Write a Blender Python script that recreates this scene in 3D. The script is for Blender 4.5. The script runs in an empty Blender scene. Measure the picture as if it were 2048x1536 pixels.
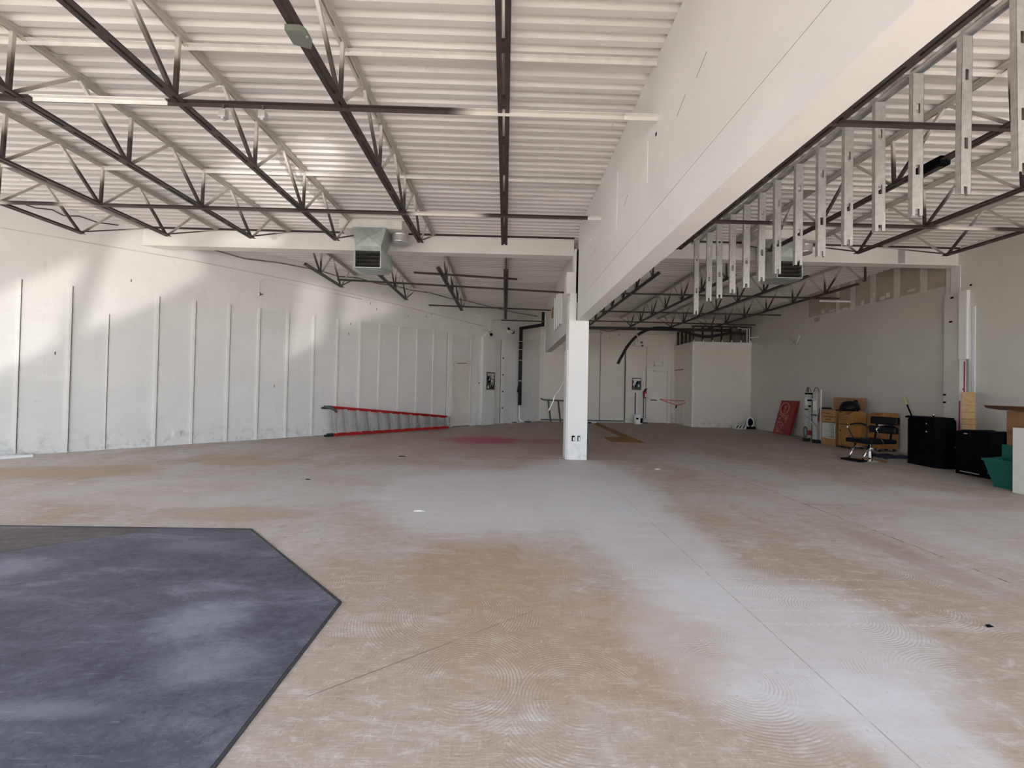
import bpy, bmesh, math, random
from mathutils import Vector, Matrix
random.seed(7)
C = bpy.context.scene.collection
S = bpy.context.scene
PI = math.pi

# ------------------------------------------------------------------ camera
F, CH = 810.0, 1.39                       # focal length in pixels of the 2048 wide frame, eye height
Yc = Vector((-14 / F, -9.7 / F, -1)).normalized()
Zc = Vector((0.0197, 1, 0)); Zc = (Zc - Yc * Zc.dot(Yc)).normalized()
Xc = Yc.cross(Zc)
cam = bpy.data.cameras.new('camera'); cam_o = bpy.data.objects.new('camera', cam); C.objects.link(cam_o)
cam.sensor_width = 36.0; cam.lens = F / 2048 * 36; cam.clip_start = 0.05; cam.clip_end = 300
cam_o.matrix_world = Matrix((Xc, Yc, Zc)).to_4x4()
cam_o.location = (0, 0, CH)
S.camera = cam_o

# ------------------------------------------------------------------ sky, sun, daylight, exposure
W = bpy.data.worlds.new('sky'); S.world = W; W.use_nodes = True
bg = W.node_tree.nodes['Background']; bg.inputs['Color'].default_value = (0.76, 0.87, 1.0, 1); bg.inputs['Strength'].default_value = 3.6

def lamp(kind, name, loc, target=None, energy=1, color=(1, 1, 1), **kw):
    l = bpy.data.lights.new(name, kind); l.energy = energy; l.color = color
    for k, v in kw.items(): setattr(l, k, v)
    o = bpy.data.objects.new(name, l); C.objects.link(o); o.location = loc
    if target is not None:
        o.rotation_euler = (Vector(target) - Vector(loc)).to_track_quat('-Z', 'Y').to_euler()
    return o
lamp('SUN', 'sun', (3, -11.5, 20), (0, 0, 0), 13.0, (1.0, 0.955, 0.90), angle=0.009)
def portal(name, loc, target, sx, sy):
    o = lamp('AREA', name, loc, target, 1); o.data.shape = 'RECTANGLE'; o.data.size = sx; o.data.size_y = sy
    o.data.cycles.is_portal = True
portal('daylight_portal', (-1.05, -1.31, 1.6), (-1.05, 5, 1.6), 21.9, 3.2)
portal('daylight_portal', (-12.02, 1.5, 1.6), (0, 1.5, 1.6), 5.8, 3.2)

S.view_settings.view_transform = 'Standard'; S.view_settings.look = 'None'
S.view_settings.gamma = 1.0; S.view_settings.use_curve_mapping = False
S.view_settings.exposure = 0.38
S.cycles.max_bounces = 8; S.cycles.diffuse_bounces = 6; S.cycles.glossy_bounces = 4
S.cycles.sample_clamp_indirect = 8.0; S.cycles.caustics_reflective = False; S.cycles.caustics_refractive = False

# ------------------------------------------------------------------ materials
def nt(name):
    m = bpy.data.materials.new(name); m.use_nodes = True
    return m, m.node_tree.nodes, m.node_tree.links, m.node_tree.nodes['Principled BSDF']
class G:
    """small helper to write node maths"""
    def __init__(s, m): s.n = m.node_tree.nodes; s.l = m.node_tree.links
    def put(s, sock, v):
        if hasattr(v, 'is_linked') or isinstance(v, bpy.types.NodeSocket): s.l.new(v, sock)
        else: sock.default_value = v
    def m(s, op, a, b=0.0, c=0.0, clamp=False):
        x = s.n.new('ShaderNodeMath'); x.operation = op; x.use_clamp = clamp
        for i, v in enumerate((a, b, c)): s.put(x.inputs[i], v)
        return x.outputs[0]
    def pos(s):
        x = s.n.new('ShaderNodeNewGeometry'); return x.outputs['Position']
    def obj(s):
        x = s.n.new('ShaderNodeTexCoord'); return x.outputs['Object']
    def sep(s, v):
        x = s.n.new('ShaderNodeSeparateXYZ'); s.l.new(v, x.inputs[0]); return x.outputs
    def com(s, a, b, c):
        x = s.n.new('ShaderNodeCombineXYZ')
        for i, v in enumerate((a, b, c)): s.put(x.inputs[i], v)
        return x.outputs[0]
    def map(s, v, scale=(1, 1, 1), rot=(0, 0, 0), loc=(0, 0, 0)):
        x = s.n.new('ShaderNodeMapping'); s.l.new(v, x.inputs[0])
        x.inputs['Scale'].default_value = scale; x.inputs['Rotation'].default_value = rot; x.inputs['Location'].default_value = loc
        return x.outputs[0]
    def noise(s, v, scale=1.0, detail=4.0, rough=0.55, dist=0.0):
        x = s.n.new('ShaderNodeTexNoise'); s.l.new(v, x.inputs['Vector'])
        x.inputs['Scale'].default_value = scale; x.inputs['Detail'].default_value = detail
        x.inputs['Roughness'].default_value = rough; x.inputs['Distortion'].default_value = dist
        return x.outputs['Fac']
    def ramp(s, v, a, b):            # smooth 0..1 between a and b
        x = s.n.new('ShaderNodeMapRange'); x.interpolation_type = 'SMOOTHSTEP'; s.put(x.inputs[0], v)
        x.inputs[1].default_value = a; x.inputs[2].default_value = b
        return x.outputs[0]
    def mix(s, f, a, b, kind='MIX'):
        x = s.n.new('ShaderNodeMix'); x.data_type = 'RGBA'; x.blend_type = kind
        s.put(x.inputs[0], f)
        for sock, v in ((x.inputs[6], a), (x.inputs[7], b)):
            if isinstance(v, tuple): sock.default_value = (*v, 1) if len(v) == 3 else v
            else: s.l.new(v, sock)
        return x.outputs[2]
    def bump(s, h, strength=0.3, dist=0.01):
        x = s.n.new('ShaderNodeBump'); s.put(x.inputs['Height'], h)
        x.inputs['Strength'].default_value = strength; x.inputs['Distance'].default_value = dist
        return x.outputs[0]

def plain(name, col, rough=0.6, metal=0.0, var=0.06, scale=6.0, bump=0.0):
    m, n, l, p = nt(name); g = G(m)
    f = g.noise(g.obj(), scale, 5, 0.6)
    f = g.ramp(f, 0.3, 0.7)
    lo = tuple(max(0, c * (1 - var)) for c in col); hi = tuple(min(1, c * (1 + var)) for c in col)
    l.new(g.mix(f, lo, hi), p.inputs['Base Color'])
    p.inputs['Roughness'].default_value = rough; p.inputs['Metallic'].default_value = metal
    if bump: l.new(g.bump(g.noise(g.obj(), scale * 8, 3), bump, 0.004), p.inputs['Normal'])
    return m

def painted_wall(name, col, dirt=(0.50, 0.47, 0.43), block=0.0, stain=0.35, low=0.0):
    """painted masonry or board: mottled paint, drips, optional block joints under the paint"""
    m, n, l, p = nt(name); g = G(m)
    o = g.obj(); P = g.sep(o)
    a = g.noise(o, 0.9, 6, 0.6, 0.4)
    b = g.noise(g.map(o, (3.2, 3.2, 0.45)), 1.6, 6, 0.62)           # vertical streaks
    c = g.noise(o, 7.0, 6, 0.7)
    base = g.mix(g.ramp(a, 0.35, 0.7), tuple(x * 0.93 for x in col), col)
    d = g.m('MULTIPLY', g.ramp(b, 0.52, 0.78), g.ramp(c, 0.42, 0.72))
    base = g.mix(g.m('MULTIPLY', d, stain), base, dirt)
    if low:                                                         # scuffs near the foot of the wall
        z = g.ramp(P[2], 0.55, 0.0)
        base = g.mix(g.m('MULTIPLY', g.m('MULTIPLY', z, g.ramp(c, 0.5, 0.62)), low), base, (0.30, 0.29, 0.27))
    l.new(base, p.inputs['Base Color'])
    p.inputs['Roughness'].default_value = 0.72
    h = g.m('MULTIPLY', g.noise(o, 60, 3), 0.35)
    if block:
        t = g.n.new('ShaderNodeTexBrick'); t.offset = 0.5
        v = g.com(g.m('ADD', P[0], P[1]) if block == 2 else g.m('MULTIPLY', g.m('ADD', P[0], P[1]), 0.7071), P[2], 0.0)
        l.new(v, t.inputs['Vector'])
        t.inputs['Scale'].default_value = 1.0; t.inputs['Brick Width'].default_value = 0.405; t.inputs['Row Height'].default_value = 0.203
        t.inputs['Mortar Size'].default_value = 0.012; t.inputs['Mortar Smooth'].default_value = 0.6
        t.inputs['Color1'].default_value = (1, 1, 1, 1); t.inputs['Color2'].default_value = (0.94, 0.94, 0.94, 1); t.inputs['Mortar'].default_value = (0, 0, 0, 1)
        h = g.m('ADD', h, g.m('MULTIPLY', t.outputs['Color'], 0.4))
    l.new(g.bump(h, 0.25, 0.005), p.inputs['Normal'])
    return m

M = {}
M['wall'] = painted_wall('white_painted_block', (0.82, 0.81, 0.785), block=1, stain=0.55, low=0.35)
M['wall_back'] = painted_wall('white_painted_back_wall', (0.80, 0.74, 0.655), block=2, stain=0.4, low=0.6)
M['board'] = painted_wall('white_painted_board', (0.78, 0.765, 0.73), stain=0.32, low=0.4)
M['board_back'] = painted_wall('cream_painted_board', (0.79, 0.73, 0.645), stain=0.3, low=0.4)
M['strip'] = painted_wall('white_painted_strip', (0.86, 0.85, 0.82), stain=0.45)
M['grey_wall'] = painted_wall('grey_drywall', (0.62, 0.59, 0.53), stain=0.15)
M['right_wall'] = painted_wall('cream_painted_block', (0.70, 0.67, 0.605), block=2, stain=0.2)
M['bare'] = plain('bare_gypsum_paper', (0.44, 0.385, 0.31), 0.85, var=0.08, scale=2)
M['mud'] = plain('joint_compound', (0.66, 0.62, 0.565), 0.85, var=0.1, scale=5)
M['header'] = painted_wall('cream_plaster', (0.77, 0.745, 0.715), stain=0.16)
M['column'] = painted_wall('white_column_paint', (0.88, 0.865, 0.835), stain=0.2, low=0.25)
M['beam'] = painted_wall('white_beam_paint', (0.80, 0.78, 0.74), stain=0.3)
M['trim'] = plain('white_trim', (0.80, 0.78, 0.74), 0.5, var=0.05)
M['door'] = plain('white_door_paint', (0.77, 0.72, 0.645), 0.45, var=0.04, scale=1.5)

def deck_mat():
    m, n, l, p = nt('cream_painted_deck'); g = G(m); o = g.obj()
    a = g.noise(g.map(o, (0.35, 3.0, 1)), 1.1, 5, 0.6)
    b = g.noise(g.map(o, (9, 3.2, 1)), 1.6, 4, 0.6)
    base = g.mix(g.ramp(a, 0.3, 0.72), (0.68, 0.645, 0.61), (0.82, 0.785, 0.75))
    base = g.mix(g.m('MULTIPLY', g.ramp(b, 0.71, 0.78), 0.55), base, (0.30, 0.28, 0.26))
    l.new(base, p.inputs['Base Color']); p.inputs['Roughness'].default_value = 0.55
    return m
M['deck'] = deck_mat()

def steel_mat(name, lo, hi, keep=1.0):
    """dark primer with white overspray from the painted deck above"""
    m, n, l, p = nt(name); g = G(m); w = g.pos(); P = g.sep(w)
    f = g.noise(w, 2.3, 3, 0.6)
    zz = g.m('ADD', P[2], g.m('MULTIPLY', g.m('SUBTRACT', f, 0.5), 0.34))
    t = g.ramp(zz, lo, hi)
    dark = g.mix(g.noise(w, 9, 4), (0.022, 0.017, 0.014), (0.075, 0.055, 0.045))
    l.new(g.mix(g.m('MULTIPLY', t, keep), dark, (0.66, 0.62, 0.565)), p.inputs['Base Color'])
    p.inputs['Roughness'].default_value = 0.5
    return m
M['joist'] = steel_mat('joist_primer', 4.30, 4.56, 0.9)
M['joist_pale'] = steel_mat('joist_overspray', 3.98, 4.32, 0.88)
M['dark'] = steel_mat('dark_primer', 8, 9)
M['top'] = steel_mat('joist_top_chord_paint', 4.40, 4.50, 0.85)
def bridging_mat():
    m, n, l, p = nt('bridging_primer'); g = G(m); w = g.pos()
    f = g.ramp(g.noise(g.map(w, (0.5, 0.3, 0.2)), 1.0, 2, 0.5), 0.57, 0.66)
    l.new(g.mix(f, (0.055, 0.040, 0.036), (0.66, 0.62, 0.565)), p.inputs['Base Color']); p.inputs['Roughness'].default_value = 0.5
    return m
M['bridging'] = bridging_mat()
M['painted_bar'] = plain('overpainted_bar', (0.76, 0.73, 0.69), 0.55, var=0.08)
def galv(name, a, b, rough=0.42, metal=0.75):
    m, n, l, p = nt(name); g = G(m); o = g.obj()
    f = g.noise(o, 14, 5, 0.7); q = g.noise(o, 1.7, 3)
    l.new(g.mix(g.ramp(g.m('ADD', g.m('MULTIPLY', f, 0.5), g.m('MULTIPLY', q, 0.5)), 0.35, 0.66), a, b), p.inputs['Base Color'])
    p.inputs['Metallic'].default_value = metal; p.inputs['Roughness'].default_value = rough
    return m
M['galv'] = galv('galvanized_steel', (0.50, 0.50, 0.485), (0.74, 0.735, 0.71), 0.38, 0.55)
M['duct'] = galv('galvanized_duct', (0.40, 0.44, 0.42), (0.58, 0.62, 0.59), 0.45, 0.6)
M['alu'] = galv('aluminium', (0.42, 0.43, 0.43), (0.58, 0.59, 0.58), 0.4, 0.6)
M['alu_light'] = plain('bright_aluminium', (0.62, 0.61, 0.60), 0.4, 0.3)
M['chrome'] = plain('chrome', (0.85, 0.85, 0.85), 0.12, 1.0, 0.02)
M['black'] = plain('black_laminate', (0.004, 0.004, 0.005), 0.8, var=0.2)
M['black'].node_tree.nodes['Principled BSDF'].inputs['Specular IOR Level'].default_value = 0.06
M['black_soft'] = plain('black_vinyl', (0.005, 0.005, 0.007), 0.5, var=0.3, scale=12)
M['black_soft'].node_tree.nodes['Principled BSDF'].inputs['Specular IOR Level'].default_value = 0.2
M['rubber'] = plain('black_rubber', (0.012, 0.011, 0.011), 0.75)
M['dark_grey'] = plain('dark_grey_metal', (0.09, 0.09, 0.09), 0.5)
M['box_green'] = plain('grey_green_enamel', (0.17, 0.175, 0.155), 0.5)
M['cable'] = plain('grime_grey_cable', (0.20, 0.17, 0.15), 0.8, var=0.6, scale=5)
M['grille'] = plain('dark_grille', (0.030, 0.028, 0.026), 0.6)
M['red'] = plain('red_fibreglass', (0.62, 0.035, 0.025), 0.38, var=0.1)
M['red_panel'] = plain('red_plastic', (0.27, 0.018, 0.022), 0.45, var=0.15)
M['red_light'] = plain('worn_pink_plastic', (0.50, 0.17, 0.16), 0.5, var=0.2)
M['red_tank'] = plain('extinguisher_red', (0.38, 0.02, 0.02), 0.3)
M['white'] = plain('white_plastic', (0.85, 0.85, 0.84), 0.4, var=0.03)
M['offwhite'] = plain('off_white_laminate', (0.74, 0.72, 0.66), 0.5, var=0.03)
M['green'] = plain('green_plastic', (0.006, 0.105, 0.085), 0.45, var=0.12)
M['card'] = plain('cardboard', (0.30, 0.155, 0.075), 0.85, var=0.08, scale=4)
M['tape'] = plain('packing_tape', (0.20, 0.10, 0.05), 0.4)
M['yellow'] = plain('pale_yellow_plastic', (0.75, 0.62, 0.30), 0.5)
M['blue'] = plain('dark_blue_cloth', (0.012, 0.016, 0.06), 0.85, var=0.3, scale=10)
M['orange'] = plain('red_caution_tape', (0.55, 0.09, 0.045), 0.5)
M['paper'] = plain('white_paper', (0.82, 0.82, 0.80), 0.8)
M['magenta'] = plain('magenta_print', (0.38, 0.03, 0.16), 0.6)
def wood(name, a, b, axis=2, scale=1.0, rough=0.45):
    m, n, l, p = nt(name); g = G(m); o = g.obj()
    sc = [9.0, 9.0, 9.0]; sc[axis] = 0.9
    f = g.noise(g.map(o, tuple(x * scale for x in sc)), 2.5, 6, 0.6, 0.6)
    l.new(g.mix(g.ramp(f, 0.3, 0.7), a, b), p.inputs['Base Color']); p.inputs['Roughness'].default_value = rough
    return m
M['oak'] = wood('honey_oak', (0.28, 0.125, 0.032), (0.40, 0.195, 0.055))
M['maple'] = wood('light_maple', (0.36, 0.185, 0.07), (0.47, 0.26, 0.11))
M['pine'] = wood('raw_pine', (0.56, 0.36, 0.18), (0.70, 0.49, 0.27), axis=1)
M['osb'] = wood('brown_strand_board', (0.17, 0.085, 0.028), (0.36, 0.205, 0.075), axis=1, scale=1.4, rough=0.85)

def floor_mat():
    m, n, l, p = nt('worn_adhesive_concrete'); g = G(m); w = g.pos(); P = g.sep(w)
    X, Y = P[0], P[1]
    big = g.noise(g.map(w, (1, 0.62, 1), (0, 0, 0.25)), 0.55, 6, 0.6, 0.7)
    mid = g.noise(g.map(w, (1, 0.5, 1), (0, 0, 0.5)), 1.5, 7, 0.66, 0.5)
    streak = g.noise(g.map(w, (0.55, 2.6, 1), (0, 0, -0.12)), 1.3, 7, 0.68, 0.8)
    fine = g.noise(w, 38, 5, 0.75)
    ochre = g.noise(g.map(w, (1, 0.8, 1), loc=(7, 3, 0)), 0.75, 6, 0.62, 0.8)
    near = g.ramp(Y, 4.6, 2.0)
    # warm old-adhesive tan where the trowel work is, dusty lilac-grey where it is scraped
    t = g.m('ADD', g.m('ADD', g.m('MULTIPLY', big, 0.62), g.m('MULTIPLY', mid, 0.38)), g.m('MULTIPLY', near, -0.085))
    base = g.mix(g.ramp(t, 0.38, 0.60), (0.44, 0.36, 0.295), (0.555, 0.525, 0.515))
    base = g.mix(g.m('MULTIPLY', g.ramp(ochre, 0.56, 0.72), 0.40), base, (0.42, 0.285, 0.18))
    base = g.mix(g.m('MULTIPLY', g.ramp(streak, 0.55, 0.72), 0.65), base, (0.66, 0.65, 0.68))
    base = g.mix(g.m('MULTIPLY', g.ramp(streak, 0.44, 0.30), 0.35), base, (0.33, 0.29, 0.25))
    def blob(cx, cy, rx, ry, soft=0.5, amp=0.35):
        dx = g.m('DIVIDE', g.m('SUBTRACT', X, cx), rx); dy = g.m('DIVIDE', g.m('SUBTRACT', Y, cy), ry)
        d = g.m('ADD', g.m('MULTIPLY', dx, dx), g.m('MULTIPLY', dy, dy))
        d = g.m('ADD', d, g.m('MULTIPLY', g.m('SUBTRACT', g.m('ADD', g.m('MULTIPLY', mid, 0.5), g.m('MULTIPLY', streak, 0.5)), 0.5), amp * 8))
        return g.ramp(d, 1.0 + soft, 1.0 - soft)
    grit = g.noise(g.map(w, (1.0, 1.7, 1), (0, 0, 0.2)), 6.0, 9, 0.78, 0.6)
    grit2 = g.noise(g.map(w, (0.6, 2.4, 1), (0, 0, -0.3)), 3.2, 9, 0.75, 0.9)
    base = g.mix(g.m('MULTIPLY', g.ramp(grit, 0.52, 0.64), 0.55), base, (0.66, 0.635, 0.625))
    base = g.mix(g.m('MULTIPLY', g.ramp(grit, 0.47, 0.36), 0.45), base, (0.34, 0.265, 0.20))
    base = g.mix(g.m('MULTIPLY', g.ramp(grit2, 0.54, 0.68), 0.60), base, (0.65, 0.64, 0.655))
    base = g.mix(g.m('MULTIPLY', g.ramp(grit2, 0.45, 0.32), 0.35), base, (0.40, 0.30, 0.215))
    scr = g.noise(g.map(w, (9.0, 130.0, 1), (0, 0, 0.15)), 1.0, 3, 0.6, 0.4)
    scr2 = g.noise(g.map(w, (110.0, 10.0, 1), (0, 0, 0.5)), 1.0, 3, 0.6, 0.4)
    base = g.mix(g.m('MULTIPLY', g.ramp(scr, 0.57, 0.68), 0.38), base, (0.70, 0.675, 0.66))
    base = g.mix(g.m('MULTIPLY', g.ramp(scr, 0.43, 0.33), 0.38), base, (0.30, 0.235, 0.185))
    base = g.mix(g.m('MULTIPLY', g.ramp(scr2, 0.60, 0.70), 0.30), base, (0.70, 0.675, 0.66))
    base = g.mix(g.m('MULTIPLY', g.ramp(scr2, 0.40, 0.31), 0.25), base, (0.32, 0.25, 0.20))
    dust = (0.69, 0.685, 0.735)
    for cx, cy, rx, ry, k in ((0.1, 5.4, 1.9, 1.5, 0.85), (1.2, 6.4, 1.0, 1.9, 0.7), (1.4, 3.9, 0.6, 1.2, 0.65), (1.6, 2.4, 0.8, 0.8, 0.7), (1.7, 1.55, 0.25, 0.5, 0.5), (-3.6, 5.3, 2.2, 0.7, 0.4), (5.2, 5.6, 1.4, 0.6, 0.45), (-1.6, 6.6, 1.6, .7, .35), (6.0, 4.0, 2.0, 1.5, .35)):
        base = g.mix(g.m('MULTIPLY', g.m('MULTIPLY', blob(cx, cy, rx, ry), k), g.m('ADD', 0.55, g.m('MULTIPLY', grit2, 0.9))), base, dust)
    for cx, cy, rx, ry, k in ((-6.6, 6.3, 1.3, 0.5, 0.75), (-4.6, 7.4, 1.2, 0.4, 0.5), (-0.1, 3.2, 0.7, 0.5, 0.5), (0.4, 2.3, 0.8, 0.5, 0.45), (-2.9, 4.4, 0.8, 0.25, 0.55), (6.2, 5.2, 1.1, 0.25, 0.4)):
        base = g.mix(g.m('MULTIPLY', blob(cx, cy, rx, ry), k * 0.8), base, (0.42, 0.285, 0.175))
    # spilled red dye by the back of the left bay, brown old floor towards the back wall
    base = g.mix(g.m('MULTIPLY', g.ramp(Y, 8.0, 13.0), 0.5), base, (0.36, 0.265, 0.215))
    base = g.mix(g.m('MULTIPLY', blob(0.1, 10.4, 3.6, 2.6, 0.8, 0.25), 0.42), base, (0.42, 0.235, 0.225))
    base = g.mix(g.m('MULTIPLY', blob(-0.6, 10.9, 1.0, 0.75, 0.7, 0.5), 0.85), base, (0.46, 0.07, 0.15))
    base = g.mix(g.m('MULTIPLY', blob(1.0, 10.9, 0.7, 0.5, 0.8, 0.3), 0.4), base, (0.40, 0.11, 0.14))
    # darker traffic streak beside the saw cut
    base = g.mix(g.m('MULTIPLY', blob(3.55, 3.5, 0.16, 0.75, 0.6, 0.1), 0.5), base, (0.36, 0.27, 0.26))
    # saw cuts, construction joint and long scratch
    def line(coord, at, wd, lo, hi, other, k=0.65):
        q = g.ramp(g.m('ABSOLUTE', g.m('SUBTRACT', coord, at)), wd, wd * 0.3)
        q = g.m('MULTIPLY', q, g.m('MULTIPLY', g.m('GREATER_THAN', other, lo), g.m('LESS_THAN', other, hi)))
        return g.m('MULTIPLY', g.m('MULTIPLY', q, g.ramp(mid, 0.30, 0.5)), k)
    wob = g.m('MULTIPLY', g.m('SUBTRACT', g.noise(w, 3, 3), 0.5), 0.05)
    Xw = g.m('ADD', X, wob); Yw = g.m('ADD', Y, wob)
    cuts = g.m('ADD', g.m('MULTIPLY', line(Xw, 3.84, 0.018, 2.8, 8.2, Y, 0.85), g.ramp(grit, 0.46, 0.56)), g.m('MULTIPLY', line(X, 1.585, 0.006, 0.8, 7.5, Y, 0.55), g.ramp(grit, 0.34, 0.62)))
    cuts = g.m('ADD', cuts, line(Yw, 8.2, 0.022, -0.95, 3.7, X, 0.95))
    cuts = g.m('ADD', cuts, g.m('MULTIPLY', line(Yw, 5.09, 0.012, 3.8, 4.6, X, 0.85), g.ramp(grit, 0.40, 0.54)))
    diag = g.m('SUBTRACT', Y, g.m('MULTIPLY', X, 0.68))
    cuts = g.m('ADD', cuts, line(diag, 2.42, 0.007, -0.85, 0.2, X, 0.55))
    cuts = g.m('MINIMUM', cuts, 1.0)
    base = g.mix(cuts, base, (0.12, 0.10, 0.085))
    # rows of chalky scuffs
    fy = g.m('FRACT', g.m('DIVIDE', g.m('SUBTRACT', g.m('ADD', Y, g.m('MULTIPLY', X, 0.004)), 2.375), 0.147))
    fy = g.m('ADD', fy, g.m('MULTIPLY', g.m('SUBTRACT', g.noise(w, 26, 3, 0.7), 0.5), 0.5))
    row = g.ramp(g.m('ABSOLUTE', g.m('SUBTRACT', fy, 0.5)), 0.11, 0.03)
    win = g.m('MULTIPLY', g.m('MULTIPLY', g.ramp(X, 1.45, 1.75), g.ramp(X, 2.95, 2.55)), g.m('MULTIPLY', g.m('GREATER_THAN', Y, 2.36), g.m('LESS_THAN', Y, 3.1)))
    chalk = g.m('MULTIPLY', g.m('MULTIPLY', row, win), g.ramp(g.noise(w, 55, 6, 0.8), 0.48, 0.60))
    base = g.mix(g.m('MULTIPLY', chalk, 0.75), base, (0.86, 0.85, 0.85))
    # specks
    base = g.mix(g.m('MULTIPLY', g.ramp(fine, 0.60, 0.70), 0.6), base, (0.78, 0.76, 0.745))
    base = g.mix(g.m('MULTIPLY', g.ramp(fine, 0.40, 0.30), 0.5), base, (0.24, 0.185, 0.145))
    # notched-trowel arcs
    vor = g.n.new('ShaderNodeTexVoronoi'); vor.feature = 'F1'; vor.voronoi_dimensions = '2D'
    wv = g.n.new('ShaderNodeVectorMath'); wv.operation = 'ADD'
    l.new(w, wv.inputs[0]); l.new(g.com(g.m('MULTIPLY', big, 0.16), g.m('MULTIPLY', mid, 0.06), 0.0), wv.inputs[1])
    l.new(wv.outputs[0], vor.inputs['Vector']); vor.inputs['Scale'].default_value = 1.25; vor.inputs['Randomness'].default_value = 1.0
    ring = g.m('SINE', g.m('MULTIPLY', vor.outputs['Distance'], 2 * PI / 0.021))
    ringm = g.m('MULTIPLY', g.m('MULTIPLY', g.ramp(Y, 4.6, 2.6), g.ramp(vor.outputs['Distance'], 0.10, 0.22)), g.ramp(g.noise(g.map(w, loc=(3.1, 1.7, 0)), 1.1, 3), 0.44, 0.60))
    base = g.mix(g.m('MULTIPLY', g.m('MULTIPLY', g.m('MULTIPLY', ringm, g.ramp(ring, -0.35, -0.95)), g.ramp(grit, 0.36, 0.56)), 0.42), base, (0.27, 0.20, 0.145))
    base = g.mix(g.m('MULTIPLY', g.m('MULTIPLY', g.m('MULTIPLY', ringm, g.ramp(ring, 0.5, 0.98)), g.ramp(grit, 0.44, 0.6)), 0.30), base, (0.76, 0.73, 0.70))
    l.new(base, p.inputs['Base Color'])
    p.inputs['Roughness'].default_value = 0.62; p.inputs['Specular IOR Level'].default_value = 0.35
    h = g.m('ADD', g.m('MULTIPLY', fine, 0.5), g.m('MULTIPLY', g.m('MULTIPLY', ring, ringm), 0.15))
    h = g.m('SUBTRACT', h, g.m('MULTIPLY', cuts, 0.8))
    l.new(g.bump(h, 0.28, 0.006), p.inputs['Normal'])
    return m
M['floor'] = floor_mat()

def slate_mat(name, a, b, k):
    m, n, l, p = nt(name); g = G(m); w = g.pos()
    st = g.noise(g.map(w, (0.7, 2.0, 1), (0, 0, -0.62)), 1.5, 9, 0.74, 0.5)
    fi = g.noise(g.map(w, (1, 1.6, 1), (0, 0, -0.6)), 9, 8, 0.75, 0.4)
    base = g.mix(g.ramp(g.m('ADD', g.m('MULTIPLY', st, 0.6), g.m('MULTIPLY', fi, 0.4)), 0.34, 0.66), a, b)
    base = g.mix(g.m('MULTIPLY', g.ramp(st, 0.52, 0.70), k), base, (0.40, 0.41, 0.50))
    sc = g.noise(g.map(w, (8.0, 95.0, 1), (0, 0, -0.6)), 1.0, 4, 0.65, 0.5); gr = g.noise(w, 34, 6, 0.8)
    base = g.mix(g.m('MULTIPLY', g.ramp(sc, 0.58, 0.70), 0.45), base, (0.27, 0.275, 0.33))
    base = g.mix(g.m('MULTIPLY', g.ramp(gr, 0.46, 0.34), 0.6), base, (0.028, 0.029, 0.042))
    base = g.mix(g.m('MULTIPLY', g.ramp(gr, 0.58, 0.70), 0.45), base, (0.26, 0.26, 0.30))
    P = g.sep(w)
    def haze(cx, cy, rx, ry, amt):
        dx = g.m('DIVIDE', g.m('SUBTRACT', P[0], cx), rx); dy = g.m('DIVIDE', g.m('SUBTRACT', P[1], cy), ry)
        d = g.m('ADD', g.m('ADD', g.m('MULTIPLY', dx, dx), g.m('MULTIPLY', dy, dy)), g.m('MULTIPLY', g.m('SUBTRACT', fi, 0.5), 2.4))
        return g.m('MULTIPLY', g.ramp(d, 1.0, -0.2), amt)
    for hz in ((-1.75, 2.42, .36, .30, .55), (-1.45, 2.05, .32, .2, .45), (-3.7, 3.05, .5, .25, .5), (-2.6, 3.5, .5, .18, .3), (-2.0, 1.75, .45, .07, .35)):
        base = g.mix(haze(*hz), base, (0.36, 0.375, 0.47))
    base = g.mix(g.m('MULTIPLY', g.ramp(fi, 0.66, 0.75), 0.4), base, (0.46, 0.45, 0.48))
    base = g.mix(g.m('MULTIPLY', g.ramp(fi, 0.36, 0.28), 0.5), base, (0.035, 0.035, 0.045))
    l.new(base, p.inputs['Base Color'])
    p.inputs['Roughness'].default_value = 0.55; p.inputs['Specular IOR Level'].default_value = 0.4
    l.new(g.bump(g.m('ADD', fi, g.m('MULTIPLY', g.noise(w, 70, 4), 0.4)), 0.25, 0.006), p.inputs['Normal'])
    return m
M['slate'] = slate_mat('charcoal_blue_vinyl', (0.058, 0.062, 0.092), (0.145, 0.15, 0.20), 0.35)
M['slate_b'] = slate_mat('charcoal_brown_vinyl', (0.060, 0.055, 0.065), (0.15, 0.135, 0.145), 0.25)
M['edge'] = plain('dark_edge_strip', (0.045, 0.045, 0.055), 0.6)
M['pavement'] = plain('pale_concrete_pavement', (0.56, 0.53, 0.49), 0.9, var=0.06, scale=0.4)
M['roof'] = plain('grey_roof_membrane', (0.4, 0.4, 0.4), 0.9)

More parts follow.
